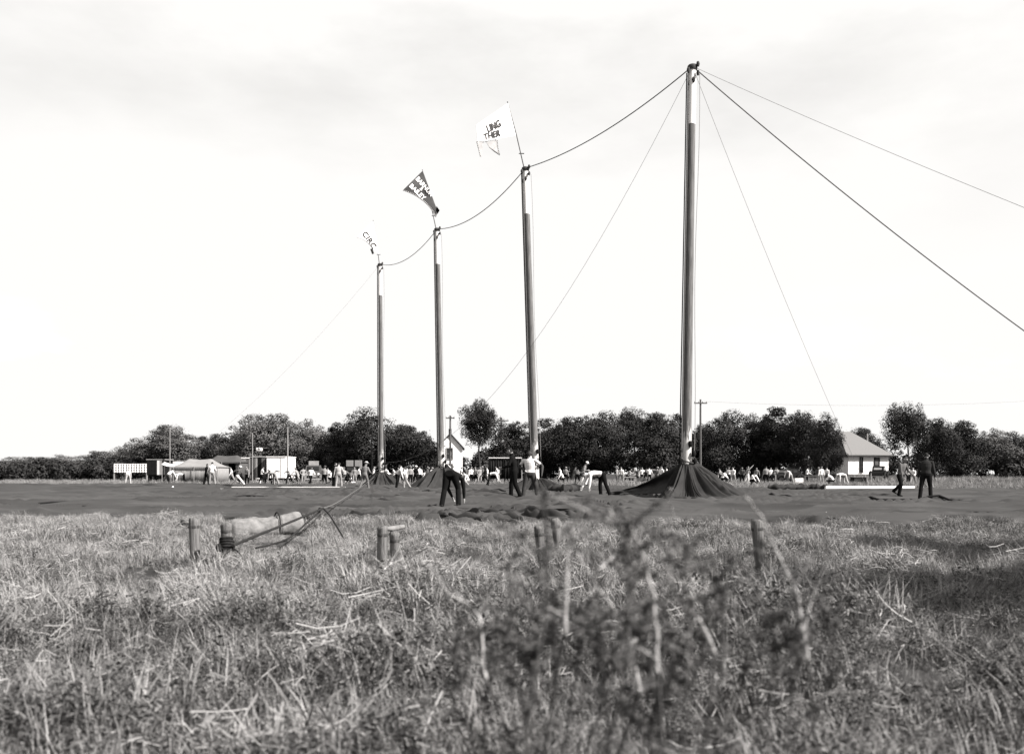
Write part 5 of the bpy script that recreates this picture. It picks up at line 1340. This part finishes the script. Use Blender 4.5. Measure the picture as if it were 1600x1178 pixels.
# ------------------------------------------------------------------ tall weeds close to the camera
M_stalk = mat('weed_stalk_dry', .40, .8, .3, 20, .2); M_stalk2 = mat('weed_stalk_green', .10, .8, .3, 20, .2); M_weedleaf = leaf_mat('weed_leaf', .13)
def weed(pts, d, r, seed, label, m=None, nbranch=5, nleaf=40, lsz=.0095, tdir=1):
    if m is not None and nleaf >= 70: nbranch, nleaf = 15, nleaf * 4
    rs = random.Random(seed); rn = np.random.RandomState(seed)
    main = [P(x, y, d * (1 + .02 * math.sin(i))) for i, (x, y) in enumerate(pts)]
    base = main[-1].copy(); base.z = 0; base.x += rs.uniform(-.22, .22); base.y += rs.uniform(-.05, .25); main.append(base)
    root = empty('weed', base, 0, label, 'weed', 'tall weeds close to the camera')
    ctl = [p - base for p in main]; loc = []
    for i in range(len(ctl) - 1):
        p0, p1, p2, p3 = ctl[max(i - 1, 0)], ctl[i], ctl[i + 1], ctl[min(i + 2, len(ctl) - 1)]
        for q in range(4):
            t = q / 4; loc.append(p1.lerp(p2, t) + Vector((rs.gauss(0, .0015), rs.gauss(0, .0015), 0)))
    loc.append(ctl[-1])
    up = loc[:-4]; lowr = loc[-5:]
    MB().tube(up, [r * .6 * (.35 + .65 * i / (len(up) - 1)) * (1 + .2 * (i % 4 == 0)) for i in range(len(up))], 8).build('stem', m or M_stalk, root, True)
    MB().tube(lowr, r * .55, 7).build('lower_stem', M_stalk2, root, True)
    LV, LF, LT = [], [], []
    def put_leaf(p, s):
        a = Vector((rs.gauss(0, 1), rs.gauss(0, 1), rs.gauss(.2, .7))).normalized(); b = a.cross(Vector((rs.gauss(0, 1), rs.gauss(0, 1), 1))).normalized(); k = len(LV)
        q = p + a * s; c_ = a.cross(b)
        LV.extend([p, p + a * s * .5 - b * s * .22 + c_ * .1 * s, p + a * s * 1.1, p + a * s * .5 + b * s * .22 + c_ * .1 * s]); LF.append((k, k + 1, k + 2, k + 3)); t = rs.uniform(.4, 1.5); LT.extend([t] * 4)
    L_ = [0]
    for k in range(nbranch):
        i = rs.randrange(0, max(1, len(loc) - 1)); t = rs.random(); q = loc[i].lerp(loc[i + 1], t * (.4 if i == len(loc) - 2 else 1))
        dv = Vector((rs.uniform(-1, 1), rs.uniform(-.6, .6), rs.uniform(.1, .9))).normalized(); ln = rs.uniform(.05, .15)
        bp = [q, q + dv * ln * .5 + Vector((0, 0, .01)), q + dv * ln + Vector((0, 0, rs.uniform(-.02, .03)))]
        if (base + bp[2]).z > 1.02: continue
        MB().tube(bp, [r * .4, r * .3, r * .12], 6).build('branch', m or M_stalk, root, True)
        for j in range(int(nleaf * 3) // max(1, nbranch)):
            t = rs.random(); pp = bp[0].lerp(bp[1], t) if rs.random() < .4 else bp[1].lerp(bp[2], t); put_leaf(pp, lsz * rs.uniform(.6, 1.6))
    for j in range(nleaf // 2):
        i = rs.randrange(0, len(loc) - 1); put_leaf(loc[i].lerp(loc[i + 1], rs.random()), lsz * rs.uniform(.7, 1.8))
    if LV: link('leaves', mesh_np('leaves', LV, LF, M_weedleaf, False, tone=LT), root)['kind'] = 'stuff'
    return root
weed([(895, 850), (925, 905), (955, 945), (985, 1002), (1000, 1080)], 2.1, .0075, 1, 'pale bent weed stalk slanting down right at centre', None, 6, 46)
weed([(670, 880), (700, 925), (733, 945), (750, 962), (760, 1060)], 2.2, .006, 2, 'pale broken weed stalk left of centre', None, 3, 20)
weed([(907, 785), (893, 825), (888, 880), (882, 990)], 1.9, .006, 3, 'upright pale weed stalk right of the leaning stakes', None, 5, 40)
weed([(846, 762), (850, 790), (856, 850), (850, 980)], 1.5, .004, 4, 'tall thin blurred weed before the leaning stakes', M_stalk2, 6, 70, .009)
weed([(925, 790), (960, 815), (1000, 848), (1020, 930), (1030, 1050)], 1.8, .006, 5, 'blurred weed with kinked pale stalk right of centre', None, 7, 60)
weed([(1165, 775), (1190, 805), (1215, 865), (1246, 930), (1262, 1030)], 2.0, .0055, 6, 'pale weed stalk crossing in front of the lone stake', None, 6, 40)
weed([(1040, 880), (1060, 940), (1092, 965), (1118, 1020)], 2.0, .006, 7, 'pale forked weed stalk low at right of centre', None, 6, 60)
weed([(985, 800), (975, 860), (985, 930), (980, 1040)], 1.7, .004, 8, 'dark leafy weed right of the kinked pale stalk', M_stalk2, 7, 90)
weed([(1075, 850), (1068, 900), (1080, 970), (1075, 1060)], 1.8, .004, 9, 'dark leafy weed below the pleated canvas skirt', M_stalk2, 7, 90)
weed([(790, 880), (800, 930), (795, 1000), (800, 1080)], 2.2, .004, 10, 'dark leafy weed below the leaning stakes at left', M_stalk2, 7, 80)
weed([(1120, 900), (1130, 960), (1128, 1040)], 2.0, .004, 11, 'leafy weed left of the lone stake, low', M_stalk2, 7, 80)
weed([(1010, 940), (1000, 990), (1010, 1060)], 1.8, .004, 12, 'low dark weed at the foot of the kinked stalk', M_stalk2, 7, 100)
weed([(870, 940), (862, 990), (868, 1070)], 1.9, .004, 13, 'low dark weed below the upright pale stalk', M_stalk2, 7, 90)
weed([(1290, 950), (1300, 1000), (1296, 1070)], 2.1, .004, 14, 'low weed in the lower right of the picture', M_stalk2, 6, 70)
weed([(720, 960), (712, 1010), (718, 1080)], 2.1, .004, 15, 'low leafy weed below the broken pale stalk', M_stalk2, 6, 70)
weed([(1040, 770), (1052, 800), (1068, 850), (1085, 930), (1090, 1020)], 2.8, .0022, 16, 'thin pale seed stalk before the big canvas skirt', None, 4, 12)
weed([(581, 748), (581, 778), (580, 830), (582, 900)], 3.6, .003, 17, 'thin dark knobbly weed stalk left of the paired stakes', M_stalk2, 5, 30, .012)
weed([(1200, 960), (1210, 1010), (1205, 1080)], 1.9, .004, 18, 'low leafy weed under the pale stalk at right', M_stalk2, 6, 80)
weed([(940, 980), (935, 1020), (945, 1090)], 1.7, .004, 19, 'dark low weed at the bottom, centre right', M_stalk2, 7, 90)

for k, (x, y, d, lb) in enumerate(((905, 955, 2.3, 'bushy dark weed left of the forked pale stalk'), (1050, 985, 2.2, 'bushy dark weed right below the forked pale stalk'), (1160, 985, 2.4, 'bushy weed low between the two right hand stalks'),
        (760, 1000, 2.4, 'bushy weed at the bottom left of the weed clump'), (830, 1010, 2.0, 'bushy dark weed at the bottom of the weed clump'), (1240, 1000, 2.3, 'bushy weed at the right end of the weed clump'),
        (980, 905, 2.6, 'tall bushy weed in the middle of the weed clump'), (1100, 930, 2.7, 'tall bushy weed right of the middle of the clump'), (1020, 1060, 1.8, 'blurred dark weed at the bottom centre edge'))):
    weed([(x, y), (x + 6, y + 40), (x - 4, y + 100)], d, .004, 60 + k, lb, M_stalk2, 12, 110, .010)
